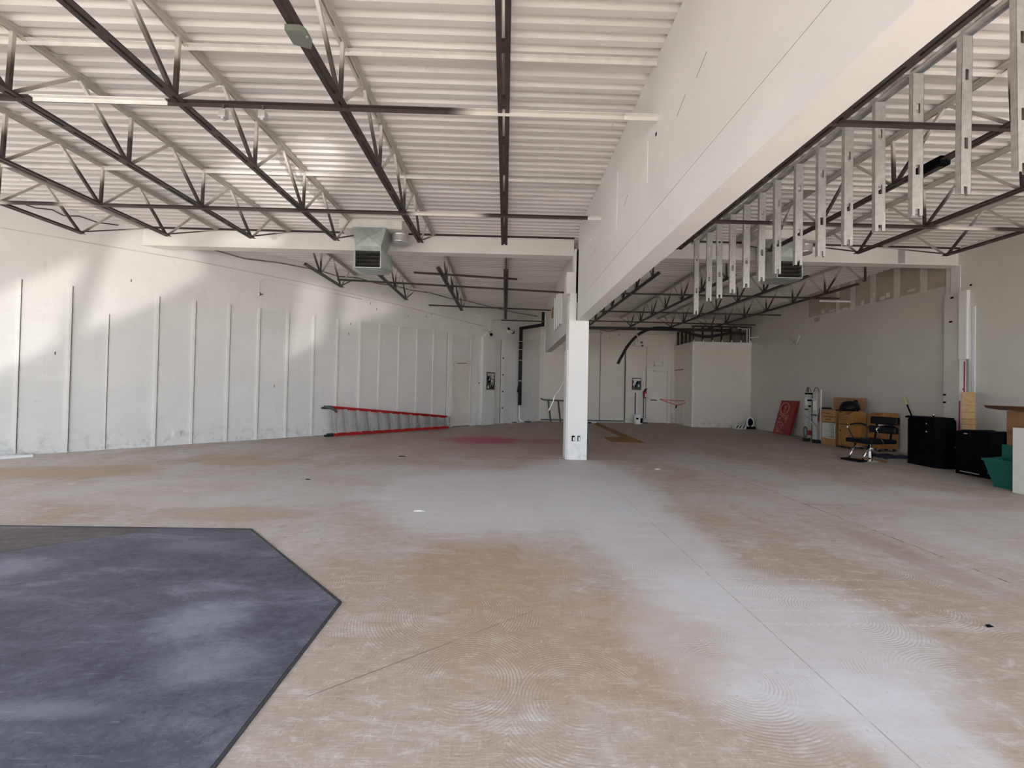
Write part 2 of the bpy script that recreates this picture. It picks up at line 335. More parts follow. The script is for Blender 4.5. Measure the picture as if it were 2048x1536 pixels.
# ------------------------------------------------------------------ mesh helpers
class MB:
    def __init__(s): s.bm = bmesh.new()
    def vf(s, vs, fs):
        v = [s.bm.verts.new(Vector(p)) for p in vs]
        for f in fs:
            try: s.bm.faces.new([v[i] for i in f])
            except ValueError: pass
        return s
    def box(s, lo, hi):
        x0, y0, z0 = lo; x1, y1, z1 = hi
        return s.vf([(x0, y0, z0), (x1, y0, z0), (x1, y1, z0), (x0, y1, z0), (x0, y0, z1), (x1, y0, z1), (x1, y1, z1), (x0, y1, z1)],
                    [(0, 3, 2, 1), (4, 5, 6, 7), (0, 1, 5, 4), (1, 2, 6, 5), (2, 3, 7, 6), (3, 0, 4, 7)])
    def obox(s, o, ax, lo, hi):
        """box in a frame: origin o, three axes ax"""
        o = Vector(o); A = [Vector(a) for a in ax]; vs = []
        for z in (lo[2], hi[2]):
            for x, y in ((lo[0], lo[1]), (hi[0], lo[1]), (hi[0], hi[1]), (lo[0], hi[1])):
                vs.append(o + A[0] * x + A[1] * y + A[2] * z)
        return s.vf(vs, [(0, 3, 2, 1), (4, 5, 6, 7), (0, 1, 5, 4), (1, 2, 6, 5), (2, 3, 7, 6), (3, 0, 4, 7)])
    def bar(s, p, q, w, h, up=(0, 0, 1)):
        p, q = Vector(p), Vector(q); d = (q - p).normalized(); u = Vector(up); u = u - d * u.dot(d)
        if u.length < 1e-4: u = Vector((1, 0, 0)) - d * d.x
        u.normalize(); r = d.cross(u); L = (q - p).length
        return s.obox(p, (d, r, u), (0, -w / 2, -h / 2), (L, w / 2, h / 2))
    def angle(s, p, q, leg, t, a, b):
        """L section from p to q with legs along a and b"""
        p, q = Vector(p), Vector(q); d = (q - p); L = d.length; d.normalize(); a = Vector(a); b = Vector(b)
        sec = [(0, 0), (leg, 0), (leg, t), (t, t), (t, leg), (0, leg)]; vs = []
        for e in (p, q): vs += [e + a * x + b * y for x, y in sec]
        fs = [tuple(range(5, -1, -1)), tuple(range(6, 12))] + [(i, (i + 1) % 6, (i + 1) % 6 + 6, i + 6) for i in range(6)]
        return s.vf(vs, fs)
    def tube(s, pts, r, n=8, closed=False):
        pts = [Vector(p) for p in pts]; m = len(pts); rs = r if isinstance(r, (list, tuple)) else [r] * m
        rings = []; ref = None
        for i, p in enumerate(pts):
            if closed: d = pts[(i + 1) % m] - pts[i - 1]
            else: d = pts[min(i + 1, m - 1)] - pts[max(i - 1, 0)]
            d.normalize()
            if ref is None:
                ref = Vector((0, 0, 1)) if abs(d.z) < 0.9 else Vector((1, 0, 0))
            u = (ref - d * ref.dot(d)).normalized(); ref = u; v = d.cross(u)
            rings.append([s.bm.verts.new(p + (u * math.cos(2 * PI * k / n) + v * math.sin(2 * PI * k / n)) * rs[i]) for k in range(n)])
        for i in range(m if closed else m - 1):
            a, b = rings[i], rings[(i + 1) % m]
            for k in range(n): s.bm.faces.new((a[k], a[(k + 1) % n], b[(k + 1) % n], b[k]))
        if not closed:
            s.bm.faces.new(rings[0][::-1]); s.bm.faces.new(rings[-1])
        return s
    def lathe(s, prof, c=(0, 0, 0), n=20, ax=None):
        c = Vector(c); A = ax or (Vector((1, 0, 0)), Vector((0, 1, 0)), Vector((0, 0, 1))); rings = []
        for r, z in prof:
            rings.append([s.bm.verts.new(c + A[0] * (max(r, 1e-4) * math.cos(2 * PI * k / n)) + A[1] * (max(r, 1e-4) * math.sin(2 * PI * k / n)) + A[2] * z) for k in range(n)])
        for a, b in zip(rings, rings[1:]):
            for k in range(n): s.bm.faces.new((a[k], a[(k + 1) % n], b[(k + 1) % n], b[k]))
        s.bm.faces.new(rings[0][::-1]); s.bm.faces.new(rings[-1])
        return s
    def prism(s, poly, o, ax, d0, d1):
        """polygon in the plane of ax[0], ax[1], extruded along ax[2] from d0 to d1"""
        o = Vector(o); A = [Vector(a) for a in ax]; n = len(poly)
        vs = [o + A[0] * x + A[1] * y + A[2] * d0 for x, y in poly] + [o + A[0] * x + A[1] * y + A[2] * d1 for x, y in poly]
        return s.vf(vs, [tuple(range(n - 1, -1, -1)), tuple(range(n, 2 * n))] + [(i, (i + 1) % n, (i + 1) % n + n, i + n) for i in range(n)])
    def build(s, name, mat, parent=None, bevel=0.0, smooth=False, local=False, kind=None, seg=2):
        bm = s.bm
        bmesh.ops.recalc_face_normals(bm, faces=bm.faces)
        if bevel: bmesh.ops.bevel(bm, geom=[e for e in bm.edges], offset=bevel, segments=seg, affect='EDGES', profile=0.7, clamp_overlap=True)
        if smooth:
            for f in bm.faces: f.smooth = True
        loc = Vector((0, 0, 0))
        if parent is None and not local:
            xs = [v.co for v in bm.verts]
            loc = Vector((sum(v.x for v in xs) / len(xs), sum(v.y for v in xs) / len(xs), min(v.z for v in xs)))
        elif parent is not None and not local:
            r = parent
            while r.parent: r = r.parent
            loc = r.location
        if loc.length > 0:
            bmesh.ops.translate(bm, verts=bm.verts, vec=-loc)
        me = bpy.data.meshes.new(name); bm.to_mesh(me); bm.free()
        if mat is not None: me.materials.append(M[mat] if isinstance(mat, str) else mat)
        o = bpy.data.objects.new(name, me); C.objects.link(o)
        if parent is None:
            o.location = loc
        else: o.parent = parent
        if kind: o['kind'] = kind
        return o

def tag(o, label, cat, group=None):
    o['label'] = label; o['category'] = cat
    if group: o['group'] = group
    return o
def T(name, label, cat, loc=(0, 0, 0), rz=0.0, group=None):
    o = bpy.data.objects.new(name, None); C.objects.link(o); o.location = loc; o.rotation_euler = (0, 0, rz)
    o.empty_display_size = 0.1
    return tag(o, label, cat, group)
def struct(o): o['kind'] = 'structure'; return o
def inst(src, name, parent, loc=(0, 0, 0)):
    o = bpy.data.objects.new(name, src.data if hasattr(src, 'data') else src); C.objects.link(o); o.parent = parent; o.location = loc
    return o
def mesh_of(mb, name, mat):
    o = mb.build(name, mat, None, local=True); me = o.data; bpy.data.objects.remove(o); return me
def add_mat(o, mat): o.data.materials.append(M[mat])

# frame of the slanted left wall: t along the wall from (-9, 7.43), d out of the wall into the room
R2 = math.sqrt(0.5)
LT = Vector((R2, R2, 0)); LN = Vector((R2, -R2, 0)); LO = Vector((-9, 7.43, 0)); ZZ = Vector((0, 0, 1))
def lw(t, d=0.0, z=0.0): return LO + LT * t + LN * d + ZZ * z
LAX = (LT, LN, ZZ)
XR, YB, ZD = 9.9, 17.95, 4.68
TC = 14.88                                  # where the slanted wall meets the back wall

# ================================================================== the setting
fl = MB()
fl.vf([(-12, -1.3, 0), (XR + .1, -1.3, 0), (XR + .1, YB, 0), (1.52, YB, 0), (-12, 4.43, 0)], [(0, 1, 2, 3, 4)])
fl.vf([(-12, -1.3, -.15), (XR + .1, -1.3, -.15), (XR + .1, YB, -.15), (1.52, YB, -.15), (-12, 4.43, -.15)], [(4, 3, 2, 1, 0)])
struct(fl.build('floor', 'floor', local=True))
struct(MB().box((-60, -70, -0.25), (60, -1.3, -0.02)).build('ground', 'pavement', local=True))
struct(MB().box((-60, -1.3, -0.25), (-12.0, 4.3, -0.02)).build('ground', 'pavement', local=True))

# corrugated roof deck, ribs running left to right; cut along the slanted wall
def deck():
    mb = MB(); bm = mb.bm; pitch = 0.153; y = -1.3; prev = None
    def xl(yy): return max(-12.0, yy - 16.43 - 0.05) if yy > 4.3 else -12.0
    prof = [(0.0, 0.0), (0.064, 0.0), (0.094, 0.046), (0.132, 0.046)]
    while y < YB:
        for dy, dz in prof:
            yy = min(y + dy, YB + 0.02)
            a = bm.verts.new((xl(yy), yy, ZD + dz)); b = bm.verts.new((XR + 0.05, yy, ZD + dz))
            if prev: bm.faces.new((prev[0], prev[1], b, a))
            prev = (a, b)
        y += pitch
    return mb.build('ceiling', 'deck', local=True)
struct(deck())
struct(MB().box((-12.2, -2.1, 4.78), (10.2, 18.2, 5.0)).build('roof', 'roof', local=True))

# slanted left wall
wl = MB().obox(LO, LAX, (-4.3, -0.2, 0), (TC + 0.1, 0, 4.72)).build('wall_left', 'wall', local=True); struct(wl)
for i, (t, zt, w, d) in enumerate(((-3.1, 3.24, .05, .022), (-2.45, 3.24, .05, .022), (-1.8, 3.24, .05, .022), (-1.15, 3.24, .05, .022), (-0.5, 3.24, .05, .022),
        (0.15, 3.22, .025, .02), (0.78, 3.22, .035, .03), (1.30, 2.75, .018, .012), (2.05, 3.245, .05, .022), (2.68, 3.265, .05, .022), (3.34, 3.28, .05, .022),
        (3.967, 3.287, .05, .022), (4.63, 3.30, .05, .022), (5.28, 3.29, .05, .022), (5.93, 3.30, .05, .022))):
    fs0 = MB().obox(lw(t), LAX, (-w / 2, 0, 0), (w / 2, d, zt)).build('furring_strip', 'strip', wl, local=True)
    MB().obox(lw(t), LAX, (w / 2, 0, 0.02), (w / 2 + .009, d * .5, zt)).build('joint_shade_line', 'cable', fs0, local=True)  # dark strip stands in for the shadow line beside the furring
    for k in range(6): MB().obox(lw(t), LAX, (-.006, d, .25 + k * zt * .165), (.006, d + .003, .262 + k * zt * .165)).build('nail_head', 'mud', fs0, local=True)
for t in (6.60, 7.21, 7.885, 8.55, 9.20):
    fs0 = MB().obox(lw(t), LAX, (-.025, .012, 0), (.025, .034, 3.315)).build('furring_strip', 'strip', wl, local=True)
    MB().obox(lw(t), LAX, (.025, .012, 0.02), (.034, .022, 3.315)).build('joint_shade_line', 'mud', fs0, local=True)  # darker strip again imitates shade along the right edge
for t0, t1 in ((6.58, 7.20), (7.22, 7.875), (7.895, 8.54), (8.56, 9.19), (9.21, 9.78)):
    MB().obox(lw(0), LAX, (t0, 0, 0), (t1, 0.016, 3.31)).build('wall_board', 'board', wl, local=True)
MB().obox(lw(0), LAX, (9.785, 0, 0), (9.975, 0.06, 3.335)).build('post', 'strip', wl, local=True)
MB().obox(lw(0), LAX, (9.985, 0, 2.46), (10.88, 0.016, 3.34)).build('wall_board', 'board', wl, local=True)
MB().obox(lw(0), LAX, (10.89, 0, 2.48), (11.34, 0.016, 3.36)).build('wall_board', 'board', wl, local=True)
MB().obox(lw(0), LAX, (11.16, 0, 0), (11.34, 0.016, 2.47)).build('wall_board', 'board', wl, local=True)
MB().obox(lw(0), LAX, (10.868, 0.0, 2.46), (10.89, 0.03, 3.35)).build('furring_strip', 'strip', wl, local=True)
MB().obox(lw(0), LAX, (11.36, 0, 0), (12.0, 0.16, 3.375)).build('panel_chase', 'board', wl, local=True)
MB().obox(lw(0), LAX, (12.02, 0, 0), (12.42, 0.016, 3.37)).build('wall_board', 'board', wl, local=True)
post = MB().obox(lw(0), LAX, (12.435, 0, 0), (12.63, 0.07, 3.37)).build('post', 'strip', wl, local=True)
for z in (0.62, 1.28, 1.95, 2.62):
    MB().lathe([(0.034, 0), (0.034, 0.006)], lw(12.53, 0.068, z), 10, (LT, ZZ, LN)).build('bolt_hole', 'black', post, local=True)
MB().obox(lw(0), LAX, (6.58, 0.0, 3.315), (12.63, 0.028, 3.34)).build('cap_strip', 'strip', wl, local=True)
MB().obox(lw(0), LAX, (6.58, 0.0, 3.34), (12.63, 0.012, 3.348)).build('joint_shade_line', 'mud', wl, local=True)
MB().obox(lw(0), LAX, (9.772, 0.0, 0.02), (9.785, 0.03, 3.33)).obox(lw(0), LAX, (9.975, 0, .02), (9.986, .03, 3.33)).obox(lw(0), LAX, (12.422, 0, .02), (12.435, .04, 3.36)).obox(lw(0), LAX, (12.63, 0, .02), (12.645, .03, 3.36)).build('joint_shade_line', 'cable', wl, local=True)
for t, z in ((0.6, 1.9), (1.62, 3.5), (4.35, 1.35), (6.25, 2.9), (7.1, 3.75), (8.2, 3.7), (8.9, 3.78), (6.9, 3.9), (6.3, 3.2), (9.1, 3.9)):
    MB().obox(lw(t, 0, z), LAX, (-.008, 0, -.03), (.008, 0.004, .03)).build('wall_anchor', 'dark_grey', wl, local=True)

# back wall
wb = MB().box((1.0, YB, 0), (XR + 0.2, YB + 0.2, 4.72)).build('wall_back', 'wall_back', local=True); struct(wb)
MB().box((1.55, YB - 0.02, 0.0), (4.19, YB, 3.40)).build('wall_board', 'board_back', wb, local=True)
MB().box((4.235, YB - 0.02, 0.0), (5.28, YB, 3.40)).build('wall_board', 'board_back', wb, local=True)
MB().box((6.28, YB - 0.02, 2.47), (7.53, YB, 3.39)).build('wall_board', 'board_back', wb, local=True)
MB().box((5.33, YB - 0.16, 0), (6.21, YB, 3.385)).build('panel_chase', 'board_back', wb, local=True)
MB().box((7.03, YB - 0.03, 2.47), (7.06, YB - 0.015, 3.39)).build('furring_strip', 'strip', wb, local=True)
bb = MB().box((1.6, YB - 0.06, 0.0), (5.3, YB, 0.09)).build('baseboard_back', 'dark_grey', local=True); struct(bb)
MB().box((1.6, YB - 0.075, 0.0), (5.3, YB - 0.06, 0.028)).build('sill_plate', 'offwhite', bb, local=True)
MB().box((4.203, YB - .016, .1), (4.222, YB - .012, 4.1)).build('joint_shade_line', 'dark_grey', wb, local=True)
MB().box((1.55, YB - .024, 3.395), (7.53, YB - .01, 3.407)).build('joint_shade_line', 'mud', wb, local=True)
MB().box((5.312, YB - .10, 0.1), (5.33, YB, 3.385)).build('joint_shade_line', 'dark_grey', wb, local=True)  # dark strips here and below imitate shade along the chase edges
MB().box((6.212, YB - .06, 0.1), (6.222, YB, 3.385)).build('joint_shade_line', 'mud', wb, local=True)
for x, z in ((4.6, 3.75), (4.25, 3.95), (5.0, 3.9)):
    MB().box((x, YB - .03, z - .02), (x + .03, YB, z + .02)).build('wall_anchor', 'dark_grey', wb, local=True)

# right wall: painted block near, grey drywall beyond the pilaster
wr = MB().box((XR, -1.3, 0), (XR + 0.2, 8.94, 4.72)).build('wall_right', 'right_wall', local=True); struct(wr)
MB().box((XR - 0.012, -1.2, 3.34), (XR, 8.46, 3.372)).build('joint_strip', 'right_wall', wr, local=True)
wd = MB().box((XR + 0.03, 8.94, 0), (XR + 0.2, YB + 0.1, 4.72)).build('wall_right', 'grey_wall', local=True); struct(wd)
ed = [13.11, 12.0, 11.88, 11.50, 11.34, 10.86, 10.70, 10.19, 10.03, 9.53, 9.37, 8.95]
for k in range(len(ed) - 1):
    a, b = ed[k], ed[k + 1]; mud = k % 2 == 1
    z0 = 3.93 - (0.05 if mud else 0.0) + random.uniform(-.02, .02)
    MB().box((XR + 0.03 - (0.010 if mud else 0.006), b, z0), (XR + 0.03, a, 4.70)).build('joint_compound_strip' if mud else 'gypsum_panel', 'mud' if mud else 'bare', wd, local=True)
for y, z, w, h in ((12.75, 3.80, .22, .14), (12.5, 4.0, .12, .10), (12.15, 3.97, .2, .06), (11.7, 3.92, .16, .08), (11.1, 3.99, .10, .12), (10.5, 3.98, .14, .08), (10.35, 4.03, .1, .12), (9.75, 4.0, .18, .06)):
    MB().box((XR + 0.018, y - w / 2, z - h / 2), (XR + 0.03, y + w / 2, z + h / 2)).build('joint_compound_patch', 'mud' if y < 12.7 else 'bare', wd, local=True)
for y in (15.0, 13.8, 12.55, 11.3, 10.05):
    MB().box((XR + 0.028, y - .045, 0.0), (XR + 0.03, y + .045, 3.90)).build('taped_joint', 'grey_wall', wd, local=True)
MB().box((XR + 0.022, 8.96, 3.38), (XR + 0.03, 16.2, 3.40)).build('joint_strip', 'grey_wall', wd, local=True)
pl = MB().box((XR - 0.04, 8.63, 0), (XR + 0.1, 8.94, 3.68)).build('trim_1', 'right_wall', local=True); struct(pl)
MB().box((XR - 0.06, 8.62, 3.335), (XR - 0.04, 8.95, 3.37)).build('joint_strip', 'right_wall', pl, local=True)
MB().box((XR - 0.02, 8.64, 3.68), (XR + 0.1, 8.82, 4.28)).build('column_cover', 'header', pl, local=True)
for y, z in ((8.78, 3.60), (8.80, 3.07), (8.92, 1.45), (8.92, 1.28)):
    MB().box((XR - 0.046, y - .03, z - .018), (XR - 0.04, y + .03, z + .018)).build('screw_hole', 'black', pl, local=True)
chs = MB().box((XR - 0.075, 8.462, 2.22), (XR, 8.622, 3.70)).build('trim_2', 'column', bevel=0.012, local=True); struct(chs)
for y, z in ((8.45, 3.80), (7.35, 3.70)):
    MB().box((XR - 0.006, y - .018, z - .018), (XR, y + .018, z + .018)).build('screw_hole', 'black', wr, local=True)

# storefront behind the camera and side glazing line (mullions stand in the openings the daylight comes through)
wf = MB().box((-12.2, -1.5, 3.2), (XR + 0.2, -1.3, 4.75)).build('wall_front', 'wall', local=True); struct(wf)
for x in [-12.0 + 1.7 * i for i in range(13)]:
    MB().box((x - .03, -1.42, 0), (x + .03, -1.32, 3.2)).build('mullion', 'dark_grey', wf, local=True)
MB().box((-12, -1.42, 0), (XR, -1.32, 0.12)).build('sill', 'dark_grey', wf, local=True)
ws = MB().box((-12.2, -1.3, 3.2), (-12.0, 4.5, 4.75)).build('wall_side', 'wall', local=True); struct(ws)
for y in (0.2, 1.7, 3.2): MB().box((-12.1, y - .03, 0), (-12.04, y + .03, 3.2)).build('mullion', 'dark_grey', ws, local=True)

# partition room in the far right corner
pr = MB()
pr.box((7.55, 16.2, 0), (XR + 0.03, 16.32, 3.29)).box((7.55, 16.32, 0), (7.67, 17.0, 3.29)).box((7.55, 17.92, 0), (7.67, YB, 3.29)).box((7.55, 17.0, 2.38), (7.67, 17.92, 3.29))
pr = pr.build('wall_partition', 'board_back', local=True); struct(pr)
MB().box((7.52, 16.17, 3.285), (XR + 0.03, 16.33, 3.445)).box((7.52, 16.33, 3.285), (7.69, YB, 3.445)).build('top_plate', 'header', pr, local=True)
MB().box((7.535, 16.185, 0), (7.60, 16.23, 3.285)).build('corner_bead', 'strip', pr, local=True)
for i in range(7):
    x = 7.56 + i * 0.385
    st = MB().box((x, 16.2, 3.44), (x + 0.035, 16.29, 4.05)).build('wall_stud', 'dark', pr, local=True)
    MB().box((x - .004, 16.19, 3.44), (x + 0.039, 16.2, 3.53)).build('stud_foot', 'strip', st, local=True)
for i in range(1, 5):
    y = 16.2 + i * 0.38
    MB().box((7.56, y, 3.44), (7.65, y + 0.035, 4.05)).build('wall_stud', 'joist', pr, local=True)
MB().box((7.52, 16.17, 4.05), (XR, 16.30, 4.10)).build('top_track', 'dark', pr, local=True)
MB().box((7.9, 17.3, 3.445), (XR, 17.9, 3.9)).build('storage_loft_back', 'bare', pr, local=True)
MB().box((9.35, 16.21, 3.45), (9.75, 16.25, 3.95)).build('stud_panel', 'dark_grey', pr, local=True)
d3 = MB().box((7.575, 17.02, 0.01), (7.61, 17.90, 2.35)).build('door_3', 'board_back', local=True); struct(d3)
MB().box((7.535, 16.985, 0), (7.548, 17.02, 2.40)).build('door_casing', 'header', d3, local=True)
MB().box((7.54, 17.02, 2.355), (7.575, 17.92, 2.375)).build('door_gap', 'dark_grey', d3, local=True)

# ---- door_1 on the slanted wall
d1 = MB().obox(lw(0), LAX, (10.03, 0.0, 0.015), (10.83, 0.035, 2.30)).build('door_1', 'door', local=True); struct(d1)
fr = MB(); fr.obox(lw(0), LAX, (9.985, 0, 0), (10.035, .075, 2.455)).obox(lw(0), LAX, (10.83, 0, 0), (10.90, .075, 2.455)).obox(lw(0), LAX, (10.035, 0, 2.30), (10.83, .075, 2.455))
fr.build('door_frame', 'door', d1, local=True)
MB().obox(lw(0), LAX, (9.985, .075, 2.455), (10.90, .08, 2.468)).build('frame_shade_line', 'mud', d1, local=True)  # darker strip draws a shade line over the frame
MB().obox(lw(0), LAX, (10.036, .035, 2.288), (10.83, .04, 2.30)).obox(lw(0), LAX, (10.818, .035, .02), (10.83, .04, 2.30)).build('door_gap', 'mud', d1, local=True)
MB().obox(lw(0), LAX, (10.90, 0, 0), (11.16, 0.05, 2.465)).build('door_casing', 'strip', d1, local=True)
MB().obox(lw(0), LAX, (10.06, .035, 2.17), (10.36, .10, 2.245)).build('door_closer', 'trim', d1, local=True)
MB().bar(lw(10.2, .085, 2.27), lw(10.62, .085, 2.30), .025, .02).build('closer_arm', 'dark_grey', d1, local=True)
MB().lathe([(.03, 0), (.012, .02), (.012, .05), (.03, .06), (.03, .09), (.01, .1)], lw(10.74, .035, 1.02), 12, (LT, ZZ, LN)).build('door_knob', 'trim', d1, smooth=True, local=True)
MB().obox(lw(0), LAX, (10.03, 0.0, 0.0), (10.83, 0.06, 0.018)).build('threshold', 'dark_grey', d1, local=True)

# ---- door_2 in the back wall
d2 = MB().box((6.415, YB - .05, 0.015), (7.19, YB - .01, 2.31)).build('door_2', 'door', local=True); struct(d2)
f2 = MB(); f2.box((6.27, YB - .10, 0), (6.41, YB, 2.46)).box((7.195, YB - .10, 0), (7.36, YB, 2.46)).box((6.41, YB - .10, 2.315), (7.195, YB, 2.46))
f2.build('door_frame', 'door', d2, local=True)
MB().box((6.40, YB - .012, 0), (7.205, YB - .008, 2.325)).build('door_gap', 'dark_grey', d2, local=True)
MB().box((6.258, YB - .104, 0.0), (6.27, YB - .02, 2.475)).box((7.36, YB - .104, 0), (7.372, YB - .02, 2.475)).box((6.258, YB - .104, 2.46), (7.372, YB - .02, 2.475)).build('frame_shade_line', 'mud', d2, local=True)  # darker strips put shade lines around the frame into the colour
MB().box((7.225, YB - .112, 0), (7.24, YB - .10, 2.42)).box((7.335, YB - .112, 0), (7.35, YB - .10, 2.46)).build('frame_shadow_bead', 'mud', d2, local=True)
MB().box((6.55, YB - .17, 2.28), (6.85, YB - .10, 2.345)).build('door_closer', 'mud', d2, local=True)
MB().bar((6.45, YB - .13, 2.38), (6.75, YB - .15, 2.35), .02, .02).build('closer_arm', 'trim', d2, local=True)
pb = MB().box((6.43, YB - .15, 1.00), (7.16, YB - .11, 1.06)).build('push_bar', 'offwhite', d2, local=True)
MB().box((6.44, YB - .158, 0.995), (6.72, YB - .15, 1.045)).build('push_pad', 'dark_grey', pb, local=True)

# sunlight thrown back up from a bright car hood outside: an added low spot lamp stands in for it, with an
# unseen board, also added, in front of it whose cut openings shape the patches on wall, beam and deck
SPOT = Vector((-1.9, -3.2, 0.35))
lamp('SPOT', 'added_hood_glint', tuple(SPOT), (-3.0, -1.6, 0.72), 2000, (1.0, 0.96, 0.91), spot_size=1.25, spot_blend=0.2, shadow_soft_size=0.011)
def on_board(p): p = Vector(p); f = (-2.4 - SPOT.y) / (p.y - SPOT.y); q = SPOT + (p - SPOT) * f; return q.x, q.z
HOLES = [[(-9.7, 6.73, .75), (-9.7, 6.73, 2.1), (-9.03, 7.40, 3.0), (-8.30, 8.13, 3.95), (-8.56, 7.87, 2.05), (-9.03, 7.40, 1.5)],
         [(-8.36, 8.07, 2.25), (-8.08, 8.35, 4.1), (-7.95, 8.48, 4.6), (-7.15, 9.28, 4.6), (-6.95, 9.48, 3.95), (-7.64, 8.79, 3.02)],
         [(-6.4, 8.66, 4.25), (-5.0, 8.66, 4.25), (-4.6, 8.66, 4.6), (-5.9, 8.66, 4.6)],
         [(-4.9, 6.7, 4.68), (-3.9, 5.75, 4.68), (-2.4, 5.35, 4.68), (-2.3, 5.9, 4.68), (-2.9, 6.6, 4.68), (-3.7, 8.1, 4.68), (-4.6, 8.1, 4.68)],
         [(-5.49, 10.94, 4.2), (-5.76, 10.67, 2.03), (-5.14, 11.29, 2.55), (-5.0, 11.43, 3.2), (-4.98, 11.45, 4.2)],
         [(-4.66, 11.77, 4.1), (-4.76, 11.67, 3.0), (-4.3, 12.13, 3.3), (-3.4, 13.03, 3.9), (-3.6, 12.83, 4.05)]]
cu = bpy.data.curves.new('added_light_mask', 'CURVE'); cu.dimensions = '2D'; cu.fill_mode = 'BOTH'; cu.extrude = 0.004
bl = [(-3.6, 0.0), (-0.9, 0.0), (-0.9, 1.7), (-3.6, 1.7)]
for poly in [bl] + [[on_board(p) for p in h] for h in HOLES]:
    sp_ = cu.splines.new('POLY'); sp_.points.add(len(poly) - 1); sp_.use_cyclic_u = True
    for q_, (a, b) in zip(sp_.points, poly): q_.co = (a, b, 0, 1)
tmp = bpy.data.objects.new('tmp', cu); C.objects.link(tmp)
bpy.context.view_layer.update()
me = bpy.data.meshes.new_from_object(tmp.evaluated_get(bpy.context.evaluated_depsgraph_get())); bpy.data.objects.remove(tmp)
for v in me.vertices: v.co = Vector((v.co.x, -2.4 + v.co.z, v.co.y))
me.materials.clear(); me.materials.append(M['osb']); me.name = 'added_light_mask'
cob = bpy.data.objects.new('added_light_mask', me); C.objects.link(cob); tag(cob, 'added unseen board with cut openings shaping light, outside storefront behind the camera', 'board')

# ================================================================== large built things
# bulkhead along the middle, near bay and far bay
t = T('bulkhead', 'long cream bulkhead wall dropping from the deck, ending at the white column', 'bulkhead', (1.54, 3.4, 2.79))
MB().box((1.433, -1.3, 3.17), (1.645, 8.12, ZD - .002)).build('upper_face', 'header', t)
MB().box((1.427, -1.3, 2.79), (1.645, 8.12, 3.158)).build('lower_box', 'header', t)
MB().box((1.446, -1.3, 3.158), (1.64, 8.11, 3.17)).build('joint_shadow_strip', 'mud', t)
for y, z0, z1 in ((4.15, 3.55, 4.0), (5.30, 3.5, 4.3)):
    MB().box((1.428, y - .006, z0), (1.433, y + .006, z1)).build('board_joint', 'strip', t)
MB().box((1.429, 3.9, 3.9), (1.433, 3.93, 3.93)).build('screw_hole', 'black', t)
MB().box((1.418, 6.9, 3.97), (1.433, 7.05, 4.0)).build('clip', 'white', t)
for y, z in ((2.4, 3.95), (3.0, 3.86), (3.35, 3.8), (4.9, 3.72), (6.6, 3.7)):
    MB().bar((1.4325, y - .08, z + .035), (1.4325, y + .08, z - .035), .0035, .002, (1, 0, 0)).build('plaster_crack', 'grille', t)
t = T('bulkhead', 'far cream bulkhead wall beyond the white column with vent frame on its side', 'bulkhead', (1.66, 12, 2.86))
MB().box((1.56, 8.95, 2.86), (1.78, 15.8, ZD - .002)).build('wall_face', 'header', t)
v = MB().box((1.50, 11.3, 3.25), (1.56, 12.9, 4.2)).build('vent_frame', 'strip', t)
for y in (11.55, 12.0, 12.5): MB().box((1.47, y - .06, 3.2), (1.50, y + .06, 4.22)).build('vent_slat', 'white', v)
MB().box((1.52, 13.0, 3.8), (1.56, 13.6, 4.1)).build('wood_patch', 'osb', t)
MB().tube([(1.52, 15.7, 3.42), (1.52, 15.85, 3.42), (1.54, 15.9, 3.42), (1.54, 15.9, 2.80), (1.75, 15.9, 2.80)], .03, 8).build('drain_pipe', 'white', t)

# column
t = T('column', 'square white column standing in the middle of the room under the bulkhead', 'column', (1.463, 8.30, 0))
MB().box((1.264, 8.10, 0), (1.662, 8.50, 2.788)).build('shaft', 'column', t, bevel=0.006)
MB().box((1.235, 8.14, 0.0), (1.264, 8.46, 2.2)).build('torn_side_board', 'header', t)
MB().box((1.272, 8.16, 2.79), (1.418, 8.48, 3.185)).build('cover_box', 'column', t)
MB().box((1.29, 8.18, 3.19), (1.418, 8.48, 3.355)).build('cover_box', 'column', t)
MB().box((1.215, 8.20, 3.36), (1.40, 8.46, 3.795)).build('cover_box', 'header', t)
MB().box((1.375, 8.24, 3.80), (1.412, 8.46, 4.28)).build('pipe_stub', 'column', t)
MB().box((1.424, 8.13, 2.82), (1.44, 8.30, 4.25)).build('dark_gap', 'black', t)
for x, u in ((1.385, 0), (1.495, 1)):
    b = MB().box((x - .030, 8.092, 0.37), (x + .030, 8.10, 0.48)).build('outlet_box', 'black' if u == 0 else 'dark_grey', t)
    MB().box((x - .006, 8.084, 0.38), (x + .022, 8.092, 0.45)).build('receptacle', 'white', b)

# cross beam (I section) with ledger angle
def ibeam(name, label, x0, x1, cut=None):
    t = T(name, label, 'beam', ((x0 + x1) / 2, 8.8, 4.29))
    def bx(y0, y1, z0, z1, nm, mat):
        mb = MB()
        if cut:   # left end follows the slanted wall
            a0 = y0 - 16.43; a1 = y1 - 16.43
            mb.vf([(a0, y0, z0), (x1, y0, z0), (x1, y1, z0), (a1, y1, z0), (a0, y0, z1), (x1, y0, z1), (x1, y1, z1), (a1, y1, z1)],
                  [(0, 3, 2, 1), (4, 5, 6, 7), (0, 1, 5, 4), (1, 2, 6, 5), (2, 3, 7, 6), (3, 0, 4, 7)])
        else: mb.box((x0, y0, z0), (x1, y1, z1))
        mb.build(nm, mat, t)
    bx(8.66, 8.90, 4.28, 4.30, 'bottom_flange', 'beam'); bx(8.66, 8.90, 4.615, 4.635, 'top_flange', 'beam'); bx(8.69, 8.80, 4.30, 4.615, 'web', 'beam')
    bx(8.66, 8.72, 4.636, 4.68, 'ledger_angle', 'dark')
    return t
